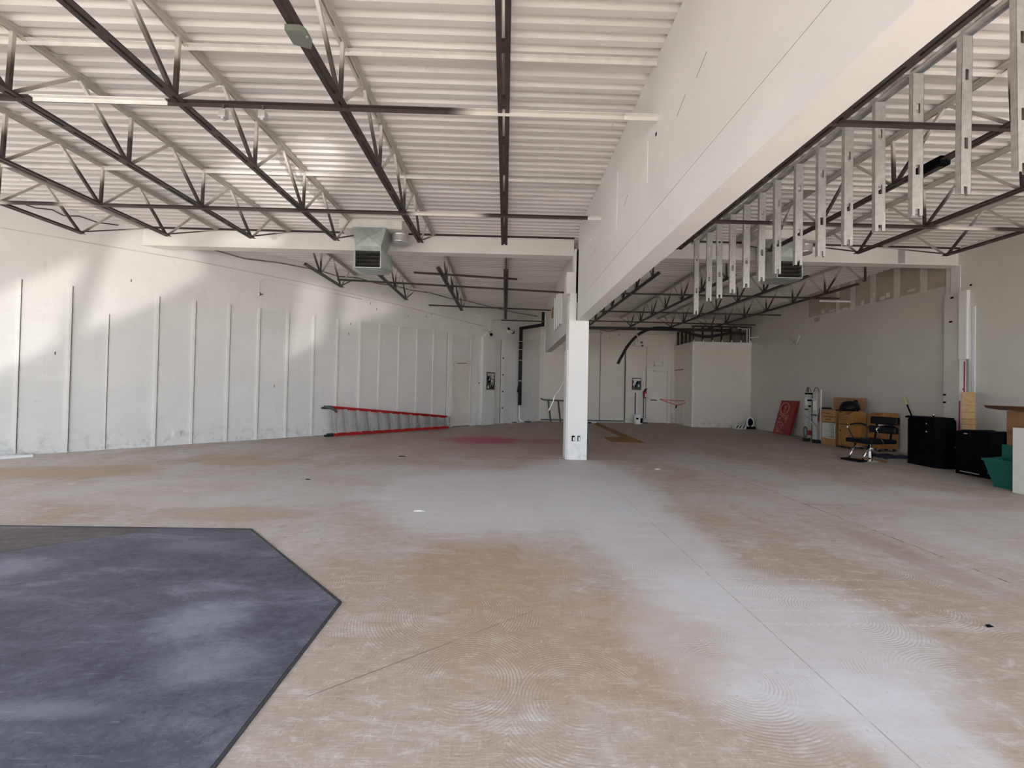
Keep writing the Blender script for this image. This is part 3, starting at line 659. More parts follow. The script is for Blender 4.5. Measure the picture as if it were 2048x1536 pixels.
ibeam('cross_beam', 'white steel cross beam spanning left bay from slanted wall to column', -7.7, 1.43, True)
tb = ibeam('cross_beam', 'white steel cross beam spanning right bay behind the hanging studs', 1.65, XR)
MB().box((8.55, 8.645, 4.30), (8.66, 8.69, 4.62)).build('stiffener_bracket', 'galv', tb)

# ------------------------------------------------------------------ open web joists
ZB, ZT = 4.04, 4.665
def web_meshes():
    w = {}
    w['vertical'] = mesh_of(MB().bar((0, 0, ZB + .03), (0, 0.02, ZT - .03), .034, .030, (0, 1, 0)), 'web_vertical', 'joist')
    w['rise'] = mesh_of(MB().bar((0, 0.03, ZB + .03), (0, 0.58, ZT - .03), .030, .024, (1, 0, 0)), 'web_diagonal', 'joist_pale')
    w['fall'] = mesh_of(MB().bar((0, -0.03, ZB + .03), (0, -0.58, ZT - .03), .036, .032, (1, 0, 0)), 'web_diagonal', 'joist')
    w['end'] = mesh_of(MB().bar((0, 0.02, ZB + .04), (0, 1.24, ZT - .04), .022, .022, (1, 0, 0)), 'web_end', 'joist')
    w['end_start'] = mesh_of(MB().bar((0, -0.02, ZB + .04), (0, -1.0, ZT - .04), .022, .022, (1, 0, 0)), 'web_end', 'joist')
    return w
WEB = web_meshes(); CHORD = {}
def chord(y0, y1, top):
    key = (round(y0, 2), round(y1, 2), top)
    if key not in CHORD:
        mb = MB(); s = -1 if top else 1; z = ZT if top else ZB
        for sx in (1, -1):
            mb.angle((sx * .012, y0, z), (sx * .012, y1, z), .044, .006, (sx, 0, 0), (0, 0, s))
        n = int((y1 - y0) / 0.6)                       # filler plates between the two angles
        for i in range(n + 1):
            yy = y0 + .1 + (y1 - y0 - .2) * i / max(n, 1)
            mb.box((-.012, yy - .05, z if not top else z - .035), (.012, yy + .05, z + .035 if not top else z))
        CHORD[key] = mesh_of(mb, 'chord', 'top' if top else 'joist')
    return CHORD[key]
def joist(x, yt0, yt1, yb0, yb1, first, label, group):
    t = T('roof_joist', label, 'joist', (x, (yt0 + yt1) / 2, 0)); t['group'] = group
    oy = (yt0 + yt1) / 2
    def put(me, nm, y): o = bpy.data.objects.new(nm, me); C.objects.link(o); o.parent = t; o.location = (0, y - oy, 0); return o
    put(chord(yt0, yt1, True), 'top_chord', 0); put(chord(yb0, yb1, False), 'bottom_chord', 0)
    y = first
    while y <= yb1 + 0.01:
        last = y + 1.2 > yb1 + 0.3
        if not last: put(WEB['vertical'], 'web_vertical', y)
        put(WEB['rise'], 'web_diagonal', y)
        if y - .6 > yt0: put(WEB['fall'], 'web_diagonal', y)
        if last: put(WEB['end'], 'end_rod', y)
        y += 1.2
    return t
G1, G2, G3, G4 = 'joists of the front left bay', 'joists of the front right bay', 'joists of the far left bay', 'joists of the far right bay'
def ordl(i): return ('first', 'second', 'third', 'fourth', 'fifth', 'sixth')[i]
for i, x in enumerate((-0.065, -1.60, -3.13, -4.655, -6.17, -7.70)):
    joist(x, -1.3, 8.70 if i < 5 else 8.66, -1.2, 7.44, 0.20, f'dark steel roof joist, {ordl(i)} to the left of the near bulkhead, front bay', G1)
for i, x in enumerate((3.17, 4.86, 6.52, 8.20)):
    joist(x, -1.3, 8.70, -1.2, 7.44, 0.20, f'dark steel roof joist, {ordl(i)} to the right of the near bulkhead, front bay', G2)
for i, x in enumerate((-0.03, -1.53, -3.05, -4.45)):
    ye = x + 16.40
    joist(x, 8.85, ye, 8.95, ye - 0.95, ye - 1.05 - 1.2 * int((ye - 10.2) / 1.2), f'dark steel roof joist, {ordl(i)} left of the far bulkhead, beyond the cross beam', G3)
for i, x in enumerate((3.38, 5.10, 6.75, 8.38)):
    joist(x, 8.85, YB, 8.95 if i < 3 else 9.5, 16.6, 16.5 - 1.2 * 6, f'dark steel roof joist, {ordl(i)} right of the far bulkhead, beyond the cross beam', G4)

# bridging bars
def bridge(p, q, label, mat='bridging', leg=.042, tip=None, patch=None):
    mb = MB(); p = Vector(p); q = Vector(q)
    mb.angle(p, q, leg, .006, (0, -1, 0), (0, 0, -1))
    o = mb.build('bridging_bar', mat); tag(o, label, 'bar', 'bridging bars between the joists')
    if patch:
        m3 = MB(); m3.angle((patch[0], p.y - .001, p.z + .003), (patch[1], p.y - .001, p.z + .003), leg + .002, .010, (0, -1, 0), (0, 0, -1))
        e = m3.build('painted_section', 'painted_bar', None); e.parent = o; e.location = e.location - o.location
    if tip:
        m2 = MB(); m2.angle(q, q + Vector((tip, 0, 0)), leg, .006, (0, -1, 0), (0, 0, -1))
        e = m2.build('painted_end', 'painted_bar', None); e.parent = o; e.location = e.location - o.location
    return o
ZBB, ZTB = 4.055, 4.635
bridge((-8.6, 3.87, ZBB), (1.10, 3.87, ZBB), 'dark lower bridging bar crossing left bay nearest the camera with two hooks hanging', tip=.33, patch=(-4.5, -3.25))
bridge((-8.6, 6.18, ZBB), (1.22, 6.18, ZBB), 'dark lower bridging bar crossing left bay just before the cross beam', tip=.21)
bridge((-8.6, 3.92, ZTB), (1.43, 3.92, ZTB), 'cream painted upper bridging bar under deck across left bay, nearer one', 'painted_bar')
bridge((-8.6, 6.22, ZTB), (1.43, 6.22, ZTB), 'cream painted upper bridging bar under deck across left bay, farther one', 'painted_bar')
bridge((2.9, 3.87, ZBB), (9.9, 3.87, ZBB), 'dark lower bridging bar crossing right bay behind nearest hanging studs')
bridge((2.9, 6.18, ZBB), (9.9, 6.18, ZBB), 'dark lower bridging bar crossing right bay before the cross beam')
bridge((1.65, 3.92, ZTB), (9.9, 3.92, ZTB), 'cream painted upper bridging bar under deck across right bay, nearer one', 'painted_bar')
bridge((1.65, 6.22, ZTB), (9.9, 6.22, ZTB), 'cream painted upper bridging bar under deck across right bay, farther one', 'painted_bar')
bridge((-4.4, 10.55, ZBB + .1), (1.55, 10.95, ZBB), 'dark bent bridging bar across the far left bay, farther and longer one', 'dark')
bridge((-2.2, 9.55, ZBB + .05), (0.25, 9.95, ZBB + .06), 'short bent dark bridging bar ending free in the far left bay', 'dark')
bridge((-2.6, 13.55, ZBB + .1), (1.5, 13.7, ZBB + .05), 'dark bridging bar over the left door near far bulkhead', 'dark')
bridge((-0.2, 15.6, ZBB), (1.5, 15.7, ZBB), 'dark bridging bar beside the black elbow pipe', 'dark')
bridge((1.8, 10.9, ZBB), (9.1, 10.9, ZBB), 'dark lower bridging bar across far right bay, nearest of four', 'dark')
bridge((9.0, 11.48, ZBB + .06), (9.9, 11.48, ZBB + .06), 'cream bridging stub reaching the bare gypsum band on right wall', 'painted_bar')
bridge((1.8, 13.4, ZBB), (9.2, 13.4, ZBB), 'dark lower bridging bar across far right bay, second of four', 'dark')
bridge((1.8, 15.4, ZBB + .02), (9.6, 15.4, ZBB), 'dark lower bridging bar across far right bay, third of four', 'dark')
bridge((1.8, 16.75, ZBB - .02), (9.4, 16.75, ZBB), 'heavy dark bar across the far right bay above partition room', 'dark', .11)

# hooks on the near bridging, junction boxes on the chords
for i, x in enumerate((-2.715, -2.345)):
    t = T('hanger_clamp', ('left' if i == 0 else 'right') + ' of two small square clamps hanging under near bridging bar', 'clamp', (x, 3.85, 3.88), group='clamps under the bridging bar')
    MB().box((x - .006, 3.84, 3.97), (x + .006, 3.86, 4.03)).build('stem', 'dark_grey', t)
    MB().box((x - .032, 3.82, 3.90), (x + .032, 3.88, 3.975)).build('body', 'galv', t, bevel=.008)
    MB().box((x - .012, 3.83, 3.885), (x + .012, 3.87, 3.90)).build('jaw', 'galv', t)
t = T('junction_box', 'flat grey painted junction box under the second left joist', 'junction box', (-1.60, 3.0, 3.985))
MB().prism([(-.07, -.085), (.045, -.085), (.072, -.05), (.072, .045), (.045, .085), (-.07, .045)], (-1.60, 3.05, 3.99), ((1, 0, 0), (0, 1, 0), (0, 0, 1)), 0, .045).build('box', 'box_green', t, bevel=.004)
MB().lathe([(.01, 0), (.01, .004)], (-1.53, 3.02, 3.987), 8).build('screw', 'galv', t)
t = T('junction_box', 'small black box on the chord of second right joist', 'junction box', (4.86, 4.55, 3.98))
MB().box((4.80, 4.40, 3.99), (4.92, 4.72, 4.09)).build('box', 'black', t, bevel=.01); MB().box((4.83, 4.45, 3.982), (4.89, 4.67, 3.99)).build('cover', 'dark', t)

# ------------------------------------------------------------------ hanging steel studs
trk = MB(); trk.box((3.955, 2.2, 4.600), (4.045, 8.62, 4.604)).box((3.955, 2.2, 4.57), (3.958, 8.62, 4.604)).box((4.042, 2.2, 4.57), (4.045, 8.62, 4.604))
t = T('stud_track', 'long galvanized ceiling track that hanging steel studs are fixed to', 'track', (4.0, 5.4, 4.57)); trk.build('channel', 'galv', t)
for i in range(8): MB().box((3.95, 2.5 + i * .8, 4.604), (4.05, 2.56 + i * .8, 4.676)).build('deck_clip', 'galv', t)
STUD = {}
def stud_meshes(h, key):
    if key in STUD: return STUD[key]
    # C section: web faces the camera, flanges run back; knockout slots cut through the web
    wv, fl_, th = 0.105, 0.042, 0.003
    web = MB(); zs = [0.0, 0.42, 0.50, 1.05, 1.13, h]
    x0, x1 = -wv / 2, wv / 2; sx = 0.019
    web.box((x0, 0, 0), (-sx, th, h)).box((sx, 0, 0), (x1, th, h))
    prev = 0.07
    for c in (0.46, 1.08):
        web.box((-sx, 0, prev), (sx, th, c - .05)); prev = c + .05
    web.box((-sx, 0, prev), (sx, th, h))
    web.vf([(-sx, 0, .0), (sx, 0, .0), (sx, 0, .02), (-sx, 0, .02)], [])
    fla = MB().box((x0, 0, 0), (x0 + th, fl_, h)); fla.box((x0, fl_ - th, 0), (x0 + .014, fl_, h))
    flb = MB().box((x1 - th, 0, 0), (x1, fl_, h)); flb.box((x1 - .014, fl_ - th, 0), (x1, fl_, h))
    STUD[key] = [mesh_of(web, 'web', 'galv'), mesh_of(fla, 'flange', 'galv'), mesh_of(flb, 'flange', 'galv')]
    return STUD[key]
for k in range(13):
    y = 3.055 + .405 * k; zb = 3.165 + random.uniform(-.012, .012) + (0.03 if k > 11 else 0); h = 4.569 - zb
    pos = ('at the right frame edge, nearest the camera' if k == 0 else 'nearest the column end of the row' if k == 12 else f"{('second','third','fourth','fifth','sixth','seventh','eighth','ninth','tenth','eleventh','twelfth')[k-1]} from the right frame edge")
    t = T('hanging_stud', f'galvanized steel stud hanging from its track, {pos}', 'stud', (4.0 + random.uniform(-.012, .012), y, zb), random.uniform(-.10, .10), 'steel studs hanging in a row')
    for me, nm in zip(stud_meshes(1.435, 'a'), ('web', 'flange', 'flange')):
        o = inst(me, nm, t); o.scale = (1, 1, h / 1.435)
    t.rotation_euler = (random.uniform(-.012, .012), random.uniform(-.008, .008), random.uniform(-.12, .12))
t = T('hanging_stud', 'loose steel stud hanging lowest at the far left of the row', 'stud', (3.95, 8.35, 3.02), .1, 'steel studs hanging in a row')
for me, nm in zip(stud_meshes(1.435, 'a'), ('web', 'flange', 'flange')):
    o = inst(me, nm, t); o.scale = (.95, 1, 1.079)

# ------------------------------------------------------------------ heater ducts
def duct(x, y, label, lo=0.0):
    t = T('air_duct', label, 'duct', (x, y, 3.68))
    def P(mb, nm, mat, par=t, **k): return mb.build(nm, mat, par, **k)
    P(MB().box((x - .62, y - .12, 4.50), (x + .62, y + .42, ZD - .002)), 'plenum', 'painted_bar')
    # tapered drop: wide at the top, narrower at the neck
    a = [(-.33, -.18), (.33, -.18), (.33, .34), (-.33, .34)]; b = [(-.255, -.18), (.235, -.18), (.235, .20), (-.255, .20)]
    vs = [(x + p, y + q, 4.50) for p, q in a] + [(x + p, y + q, 4.12) for p, q in b]
    vs.append((x, y - .20, 4.30))                          # cross-broken front sheet
    P(MB().vf(vs, [(0, 1, 8), (1, 5, 8), (5, 4, 8), (4, 0, 8), (1, 2, 6, 5), (2, 3, 7, 6), (3, 0, 4, 7), (0, 3, 2, 1), (4, 5, 6, 7)]), 'drop', 'duct')
    P(MB().box((x - .26, y - .185, 4.05), (x + .24, y + .205, 4.125)), 'neck', 'duct')
    # square diffuser head, open face towards the camera
    hd = MB()
    hd.box((x - .27, y - .20, 4.035), (x + .25, y + .30, 4.055)).box((x - .27, y - .20, 3.70), (x + .25, y + .30, 3.715))
    hd.box((x - .27, y - .20, 3.715), (x - .25, y + .30, 4.035)).box((x + .23, y - .20, 3.715), (x + .25, y + .30, 4.035))
    hd.box((x - .25, y + .28, 3.715), (x + .23, y + .30, 4.035))
    H = P(hd, 'diffuser', 'duct')
    P(MB().box((x - .25, y - .10, 3.715), (x + .23, y - .08, 4.035)), 'grille_back', 'grille', H)
    for i in range(4):
        z = 3.755 + .075 * i
        P(MB().bar((x - .25, y - .15, z), (x + .23, y - .15, z), .075, .008, (0, .35, 1)), 'louver', 'grille', H)
    # angled side wings
    for sx, xe in ((-1, x - .27), (1, x + .25)):
        w_ = [(xe, y - .20, 4.05), (xe, y - .20, 3.70), (xe + sx * .15, y + .12, 3.74), (xe + sx * .10, y + .12, 4.00), (xe, y + .30, 4.05), (xe, y + .30, 3.70)]
        P(MB().vf(w_, [(0, 1, 2, 3), (3, 2, 5, 4), (0, 3, 4), (1, 5, 2)]), 'side_wing', 'duct')
    P(MB().lathe([(.17, 0), (.175, .02), (.17, .04), (.17, .14), (.178, .16), (.17, .18)], (x + .52, y + .18, 4.32), 20), 'round_collar', 'galv', smooth=False)
    return t
duct(-2.72, 8.12, 'galvanized air duct with dark square register hanging at left of the room')
duct(5.62, 8.12, 'galvanized air duct with dark register hanging behind studs in right bay')

# ------------------------------------------------------------------ floor coverings
t = T('floor_sheet', 'charcoal blue vinyl floor sheet with clipped corner filling left foreground', 'floor sheet', (-3, 2.2, 0))
poly = [(-6.4, 0.2), (-1.03, 0.2), (-1.035, 2.62), (-2.40, 3.912), (-3.24, 3.912), (-4.02, 3.30), (-6.4, 1.5)]
MB().prism(poly, (0, 0, 0), ((1, 0, 0), (0, 1, 0), (0, 0, 1)), 0.0, .006).build('sheet', 'slate', t)
MB().prism([(-3.26, 3.912), (-6.4, 3.912), (-6.4, 1.52), (-4.02, 3.325)], (0, 0, 0), ((1, 0, 0), (0, 1, 0), (0, 0, 1)), 0.0, .005).build('corner_sheet', 'slate_b', t)
e = MB()
for p, q in (((-1.022, .2), (-1.022, 2.625)), ((-1.022, 2.625), (-2.396, 3.925)), ((-2.396, 3.925), (-6.4, 3.925))):
    e.bar((p[0], p[1], .004), (q[0], q[1], .004), .012, .010)
e.build('edge_strip', 'edge', t)
t = T('trench_cover', 'L-shaped brown strand board strip laid over a floor trench behind column', 'board', (3.5, 13, 0))
MB().prism([(3.55, 12.2), (3.80, 10.9), (4.02, 17.3), (3.72, 17.0)], (0, 0, 0), ((1, 0, 0), (0, 1, 0), (0, 0, 1)), 0.0, .010).build('long_board', 'osb', t)
MB().prism([(2.93, 10.95), (3.78, 10.88), (3.58, 12.25), (2.98, 12.05)], (0, 0, 0), ((1, 0, 0), (0, 1, 0), (0, 0, 1)), 0.0, .008).build('short_board', 'osb', t)
t = T('paper_plate', 'small white crumpled cup lying at far end of trench cover', 'litter', (3.78, 17.1, .0))
MB().lathe([(.09, 0), (.12, .05), (.10, .055), (.07, .02)], (3.78, 17.05, .012), 12).build('cup', 'paper', t); MB().box((3.55, 17.0, .0), (3.66, 17.12, .05)).build('lid', 'black', t)
# long white channels by the left wall
for i, (d, te, w) in enumerate(((.36, .39, .05), (.13, .28, .06))):
    mb = MB(); z0 = 0.0; L0 = -3.6
    mb.obox(lw(0), LAX, (L0, d - w / 2, z0), (te, d + w / 2, z0 + .004)).obox(lw(0), LAX, (L0, d - w / 2, z0), (te, d - w / 2 + .004, z0 + .045)).obox(lw(0), LAX, (L0, d + w / 2 - .004, z0), (te, d + w / 2, z0 + .045))
    if i: mb.obox(lw(0), LAX, (L0, d - w / 2, z0 + .045), (te, d + w / 2, z0 + .05))
    tag(mb.build('metal_channel', 'white' if i == 0 else 'galv'), ('white metal channel lying on floor by the left wall, front one' if i == 0 else 'grey metal channel lying against foot of the left wall, rear one'), 'channel', 'metal channels by the left wall')

# ------------------------------------------------------------------ red step ladder on its side
A0, A1 = Vector((-4.67, 11.14, .045)), Vector((-1.90, 13.85, .045))
dl = (A1 - A0).normalized(); nl = Vector((-dl.y, dl.x, 0)).normalized()       # towards the wall
B0 = A0 + Vector((0, 0, .75)) - dl * .05 + nl * .10; B1 = A1 + Vector((0, 0, .35)) - dl * .02 + nl * .06
t = T('step_ladder', 'long red step ladder with grey treads lying on its side along left wall', 'ladder', tuple((A0 + A1) / 2 * 1.0)); t.location.z = 0
def rail(p, q, nm, mat='red', w=.055, h=.085):
    d = (q - p).normalized(); mb = MB(); up = ZZ - d * d.z; up.normalize()
    mb.obox(p, (d, nl, up), (0, 0, -w / 2), ((q - p).length, h, w / 2))
    mb.obox(p, (d, nl, up), (0, 0, -w / 2 - .012), ((q - p).length, .010, w / 2 + .012)).obox(p, (d, nl, up), (0, h - .01, -w / 2 - .012), ((q - p).length, h, w / 2 + .012))
    return mb.build(nm, mat, t)
rail(A0, A1, 'side_rail'); rail(B0, B1, 'side_rail')
ro = nl * .17
rail(A0 + ro, A1 + ro * .75, 'rear_rail', 'red', .02, .05); rail(B0 + ro - ZZ * .02, B1 + ro * .75, 'rear_rail', 'red', .02, .05)
for i in range(12):
    f = .018 + i * .0885; p = A0.lerp(A1, f) + ZZ * .02; q = B0.lerp(B1, f) - ZZ * .02
    d = (q - p).normalized(); L = (q - p).length
    st = MB().obox(p, (d, nl, dl), (0, .0, -.045), (L, .085, -.038)).obox(p, (d, nl, dl), (0, 0, -.045), (L, .006, .045)).obox(p, (d, nl, dl), (0, .08, -.045), (L, .085, .03)).build('tread', 'alu', t)
    for e_, s in ((q, -1), (p, 1)):
        MB().bar(e_ + dl * .045 - nl * .004, e_ + d * (s * min(.13, L * .3)) + dl * .005 - nl * .004, .010, .014, nl).build('tread_brace', 'galv', st)
    if i < 11:
        MB().bar(p + ro * .95 + dl * .10, q + ro * .95 + dl * .10, .03, .02).build('rear_bar', 'alu', t)
for e_, nm in ((A0, 'foot'), (B0, 'foot')):
    up = -1 if e_ is A0 else 1
    mb = MB(); mb.obox(e_, (dl, nl, ZZ), (-.14, -.01, -.05), (.02, .09, .04)); mb.obox(e_, (dl, nl, ZZ), (-.20, -.02, -.045), (-.10, .10, .005))
    mb.build(nm, 'rubber', t, bevel=.008)
MB().tube([B0 + dl * x + ZZ * z - nl * .01 for x, z in ((-.15, .01), (-.02, .0), (.10, -.05), (.18, -.14))], [.03, .045, .045, .03], 8).build('foot_bracket', 'dark_grey', t, smooth=True)
MB().obox(A1, (dl, nl, ZZ), (.0, -.01, .0), (.06, .25, .36)).build('top_cap', 'alu', t, bevel=.01)

# ------------------------------------------------------------------ fittings on the slanted wall
t = T('outlet_box', 'square white outlet box low on the left wall', 'outlet', tuple(lw(2.43, 0, .19)))
MB().obox(lw(2.43, 0, .26), LAX, (-.06, 0, -.06), (.06, .05, .06)).build('box', 'strip', t, bevel=.006); MB().obox(lw(2.43, 0.05, .26), LAX, (-.03, 0, -.045), (.03, .004, .045)).build('cover_plate', 'offwhite', t)
t = T('cable_fitting', 'small round dark fitting with loop of cable high on left wall', 'fitting', tuple(lw(3.98, 0, 3.6)))
MB().lathe([(.05, 0), (.05, .012), (.03, .02)], lw(3.98, 0, 3.64), 12, (LT, ZZ, LN)).build('plate', 'strip', t)
for a in range(3): MB().tube([lw(3.98, .02, 3.64), lw(3.98 + .05 * math.cos(a * 2.1), .05, 3.64 + .05 * math.sin(a * 2.1))], .009, 6).build('wire_end', 'black', t)
MB().tube([lw(3.95, .02, 3.72), lw(3.95, .02, 3.95), lw(4.02, .02, 4.03), lw(4.2, .02, 4.06), lw(4.9, .02, 4.02), lw(5.6, .02, 4.0), lw(6.6, .02, 3.97)], .009, 6).build('cable', 'strip', t, smooth=True)
def wire(name, pts, r, mat, label, cat='cable'):
    return tag(MB().tube(pts, r, 6).build(name, mat, smooth=True), label, cat)
wire('cable', [lw(-1, .015, 4.06), lw(0.6, .015, 4.11), lw(2.7, .015, 4.16), lw(5, .015, 4.14), lw(7.4, .015, 4.03), lw(9.5, .015, 3.90), lw(11.5, .015, 3.78)], .010, 'mud', 'long thin grey cable running along top of left wall')
wire('cable', [lw(-2, .03, 4.62), lw(-.3, .03, 4.60), lw(-.1, .04, 4.55), lw(.1, .03, 4.61), lw(.3, .04, 4.57), lw(.5, .03, 4.61), lw(.65, .04, 4.54), lw(.85, .03, 4.60), lw(1.1, .04, 4.55), lw(1.4, .03, 4.59)], .011, 'dark', 'black cable stapled at roof edge in the upper left corner')
wire('cable', [lw(2.9, .06, 4.50), lw(3.6, .06, 4.44), lw(4.4, .06, 4.52), lw(5.4, .06, 4.54), lw(5.9, .06, 4.49), lw(6.4, .06, 4.57), lw(7.1, .05, 4.53), lw(7.6, .05, 4.58), lw(8.2, .05, 4.55), lw(9.0, .05, 4.60), lw(9.8, .05, 4.56), lw(10.5, .05, 4.60), lw(11.6, .05, 4.57), lw(13.2, .05, 4.56), lw(14.6, .05, 4.60)], .016, 'cable', 'dark tangled cable along the far roof edge of left wall')
t = T('emergency_light', 'twin-head emergency light above the panel chase on left wall', 'emergency light', tuple(lw(11.68, 0, 3.38)))
MB().obox(lw(11.66, 0, 3.44), LAX, (-.12, 0, -.06), (.12, .09, .06)).build('housing', 'offwhite', t, bevel=.01)
for dx in (-.06, .14): MB().lathe([(.03, -.04), (.055, .0), (.055, .06), (.04, .065)], lw(11.66 + dx, .08, 3.54 - dx * .4), 12, (LT, ZZ, LN)).build('lamp_head', 'black' if dx > 0 else 'offwhite', t, smooth=True)
t = T('flood_light', 'white bullet flood light with dark lens on wall left of elbow pipe', 'flood light', tuple(lw(12.95, 0, 3.65)))
MB().lathe([(.07, 0), (.07, .03), (.05, .05)], lw(12.84, 0, 3.73), 14, (LT, ZZ, LN)).build('base', 'white', t)
MB().lathe([(.02, -.02), (.05, 0), (.065, .16), (.06, .165)], lw(12.85, .1, 3.74), 14, (Vector(LN), ZZ, Vector(LT))).build('lamp_head', 'offwhite', t, smooth=True)
MB().lathe([(.068, 0), (.072, .05), (.05, .06)], lw(13.0, .1, 3.72), 14, (Vector(LN), ZZ, Vector(LT))).build('lens_hood', 'black', t); MB().lathe([(.05, 0), (.05, .05)], lw(12.82, .03, 3.84), 10, (LT, ZZ, LN)).build('sensor', 'black', t)
wire('conduit', [lw(11.48, .04, 3.58), lw(11.48, .04, 4.12), lw(11.0, .04, 4.16)], .018, 'strip', 'white conduit rising from emergency light on left wall', 'conduit')
wire('conduit', [lw(11.86, .04, 3.62), lw(11.86, .04, 4.0), lw(11.93, .04, 4.08), lw(12.4, .05, 4.14)], .016, 'strip', 'thin white conduit bending right above the emergency light', 'conduit')
wire('thin_pipe', [lw(12.66, .06, 3.36), lw(13.5, .24, 3.37), (1.47, 15.86, 3.42)], .016, 'mud', 'thin horizontal pipe from post top to the far bulkhead end', 'pipe')
wire('door_stop', [lw(11.3, .016, 1.59), lw(11.3, .05, 1.59)], .025, 'dark_grey', 'small dark round stop on wall right of left door', 'door stop')

def panel(o, ax, w, h, label, seed):
    random.seed(seed); o = Vector(o)
    t = T('electrical_panel', label, 'electrical panel', tuple(o))
    fr_ = MB()
    for a, b in (((0, 0), (w, .03)), ((0, h - .03), (w, h)), ((0, 0), (.025, h)), ((w - .025, 0), (w, h))):
        fr_.obox(o, ax, (a[0], 0, a[1]), (b[0], .03, b[1]))
    fr_.build('frame', 'dark_grey', t); MB().obox(o, ax, (.02, .0, .02), (w - .02, .006, h - .02)).build('back_plate', 'dark_grey', t)
    MB().obox(o, ax, (.03, .006, h * .80), (w - .03, .02, h - .04)).build('top_cover', 'galv', t)
    for i in range(16):
        x = .04 + random.random() * (w - .15); z = .05 + random.random() * (h * .62); s = .03 + random.random() * .04
        MB().obox(o, ax, (x, .006, z), (x + s, .03 + .03 * random.random(), z + s * 1.4)).build('breaker', random.choice(('black', 'white', 'paper', 'galv', 'black')), t)
    for i in range(5):
        x = .05 + random.random() * (w - .1)
        MB().tube([o + ax[0] * x + ax[1] * .02 + ax[2] * h * .75, o + ax[0] * (x + random.uniform(-.06, .06)) + ax[1] * .05 + ax[2] * h * .5, o + ax[0] * (x + random.uniform(-.1, .1)) + ax[1] * .03 + ax[2] * h * .15], .008, 5).build('wire', random.choice(('white', 'black')), t)
    return t
panel(lw(11.55, .16, 1.345), LAX, .42, .675, 'open electrical panel with exposed breakers on left wall', 3)
BAX = (Vector((1, 0, 0)), Vector((0, -1, 0)), ZZ)
panel((5.60, YB - .16, 1.455), BAX, .40, .52, 'open electrical panel with exposed wires on back wall left of door', 5)
random.seed(11)

# black elbow pipe by the slanted wall
t = T('insulated_pipe', 'black insulated elbow pipe dropping down the left wall near the back corner', 'pipe', (.55, 16.75, 0))
q = lw(13.49, .12)
MB().tube([(q.x, q.y, 0.72), (q.x, q.y, 3.93)], .075, 12).build('drop_pipe', 'rubber', t, smooth=True)
MB().tube([(q.x - .0, q.y, 3.93), (1.45, 15.95, 3.95)], .07, 12).build('cross_pipe', 'rubber', t, smooth=True)
MB().tube([(1.45, 15.95, 3.90), (1.45, 15.95, 4.45)], .06, 10).build('riser', 'rubber', t, smooth=True)
MB().lathe([(.05, -.06), (.085, 0), (.085, .05), (.05, .09)], (q.x, q.y, 3.90), 12).build('elbow', 'rubber', t, smooth=True)
MB().bar((q.x - .05, q.y - .06, 1.25), (q.x + .01, q.y - .02, 1.68), .13, .10).build('valve', 'rubber', t, bevel=.02)
for z in (3.02, 2.58, 1.72): MB().lathe([(.079, 0), (.079, .022)], (q.x, q.y, z), 14).build('clamp_band', 'galv', t)
MB().tube([(q.x, q.y, .74), (q.x, q.y, .18), (q.x + .03, q.y - .03, .10), (q.x + .14, q.y - .08, .045)], .045, 10).build('drain_leg', 'white', t, smooth=True)
t = T('drop_cloth', 'crumpled white plastic scraps on floor below the elbow pipe', 'scraps', (.5, 16.5, 0))
for i in range(7):
    c = lw(12.75 + i * .24, .10 + .1 * random.random())
    MB().obox((c.x, c.y, 0), LAX, (0, 0, 0), (.10 + .22 * random.random(), .06 + .08 * random.random(), .015 + .05 * random.random() * (i % 3 == 1))).build('scrap', 'paper' if i % 3 != 1 else 'dark_grey', t)
# handrail leaning at the back wall
t = T('steel_handrail', 'grey steel handrail with two legs leaning on back wall behind column', 'handrail', (2.1, 17.75, 0))
MB().tube([(1.58, 17.72, 1.02), (1.62, 17.72, .97), (1.70, 17.72, .945), (2.62, 17.72, .92), (2.72, 17.72, .945), (2.76, 17.72, .985)], .03, 8).build('top_rail', 'dark_grey', t, smooth=True)
MB().bar((1.90, 17.73, .93), (2.02, 17.62, 0.0), .06, .04).build('leg', 'dark_grey', t); MB().bar((2.34, 17.73, .92), (2.44, 17.62, 0.0), .06, .04).build('leg', 'dark_grey', t)
# loose wire from the column
wire('loose_wire', [(1.236, 8.3, 1.62), (1.16, 8.3, 1.48), (1.10, 8.3, 1.36), (1.04, 8.3, 1.31), (1.02, 8.3, 1.26)], .006, 'mud', 'thin loose wire hanging from left side of column')
wire('wire_end', [(1.02, 8.3, 1.27), (.99, 8.3, 1.14), (.93, 8.3, 1.02), (.905, 8.3, .955)], .009, 'white', 'white bare end dangling below the loose column wire')

# ------------------------------------------------------------------ back wall fittings
t = T('emergency_light', 'twin-head emergency light high on back wall right of column', 'emergency light', (5.9, YB - .1, 3.40))
MB().box((5.72, YB - .14, 3.41), (6.0, YB - .026, 3.58)).build('housing', 'offwhite', t, bevel=.015)
for x, z in ((5.66, 3.44), (6.04, 3.42), (6.0, 3.56)): MB().lathe([(.03, -.03), (.05, 0), (.05, .05), (.03, .055)], (x, YB - .12, z), 12, BAX[:1] + (ZZ, Vector((0, -1, 0)))).build('lamp_head', 'dark_grey' if z != 3.44 else 'mud', t)
wire('conduit', [(5.88, YB - .03, 3.58), (5.88, YB - .03, 3.98)], .016, 'header', 'short cream conduit above emergency light on back wall', 'conduit')
wire('cable', [(2.2, YB - .03, 3.92), (4.0, YB - .03, 3.98), (5.4, YB - .03, 4.03), (6.4, YB - .03, 3.93), (7.5, YB - .03, 4.0)], .014, 'mud', 'sagging cable running along top of back wall')
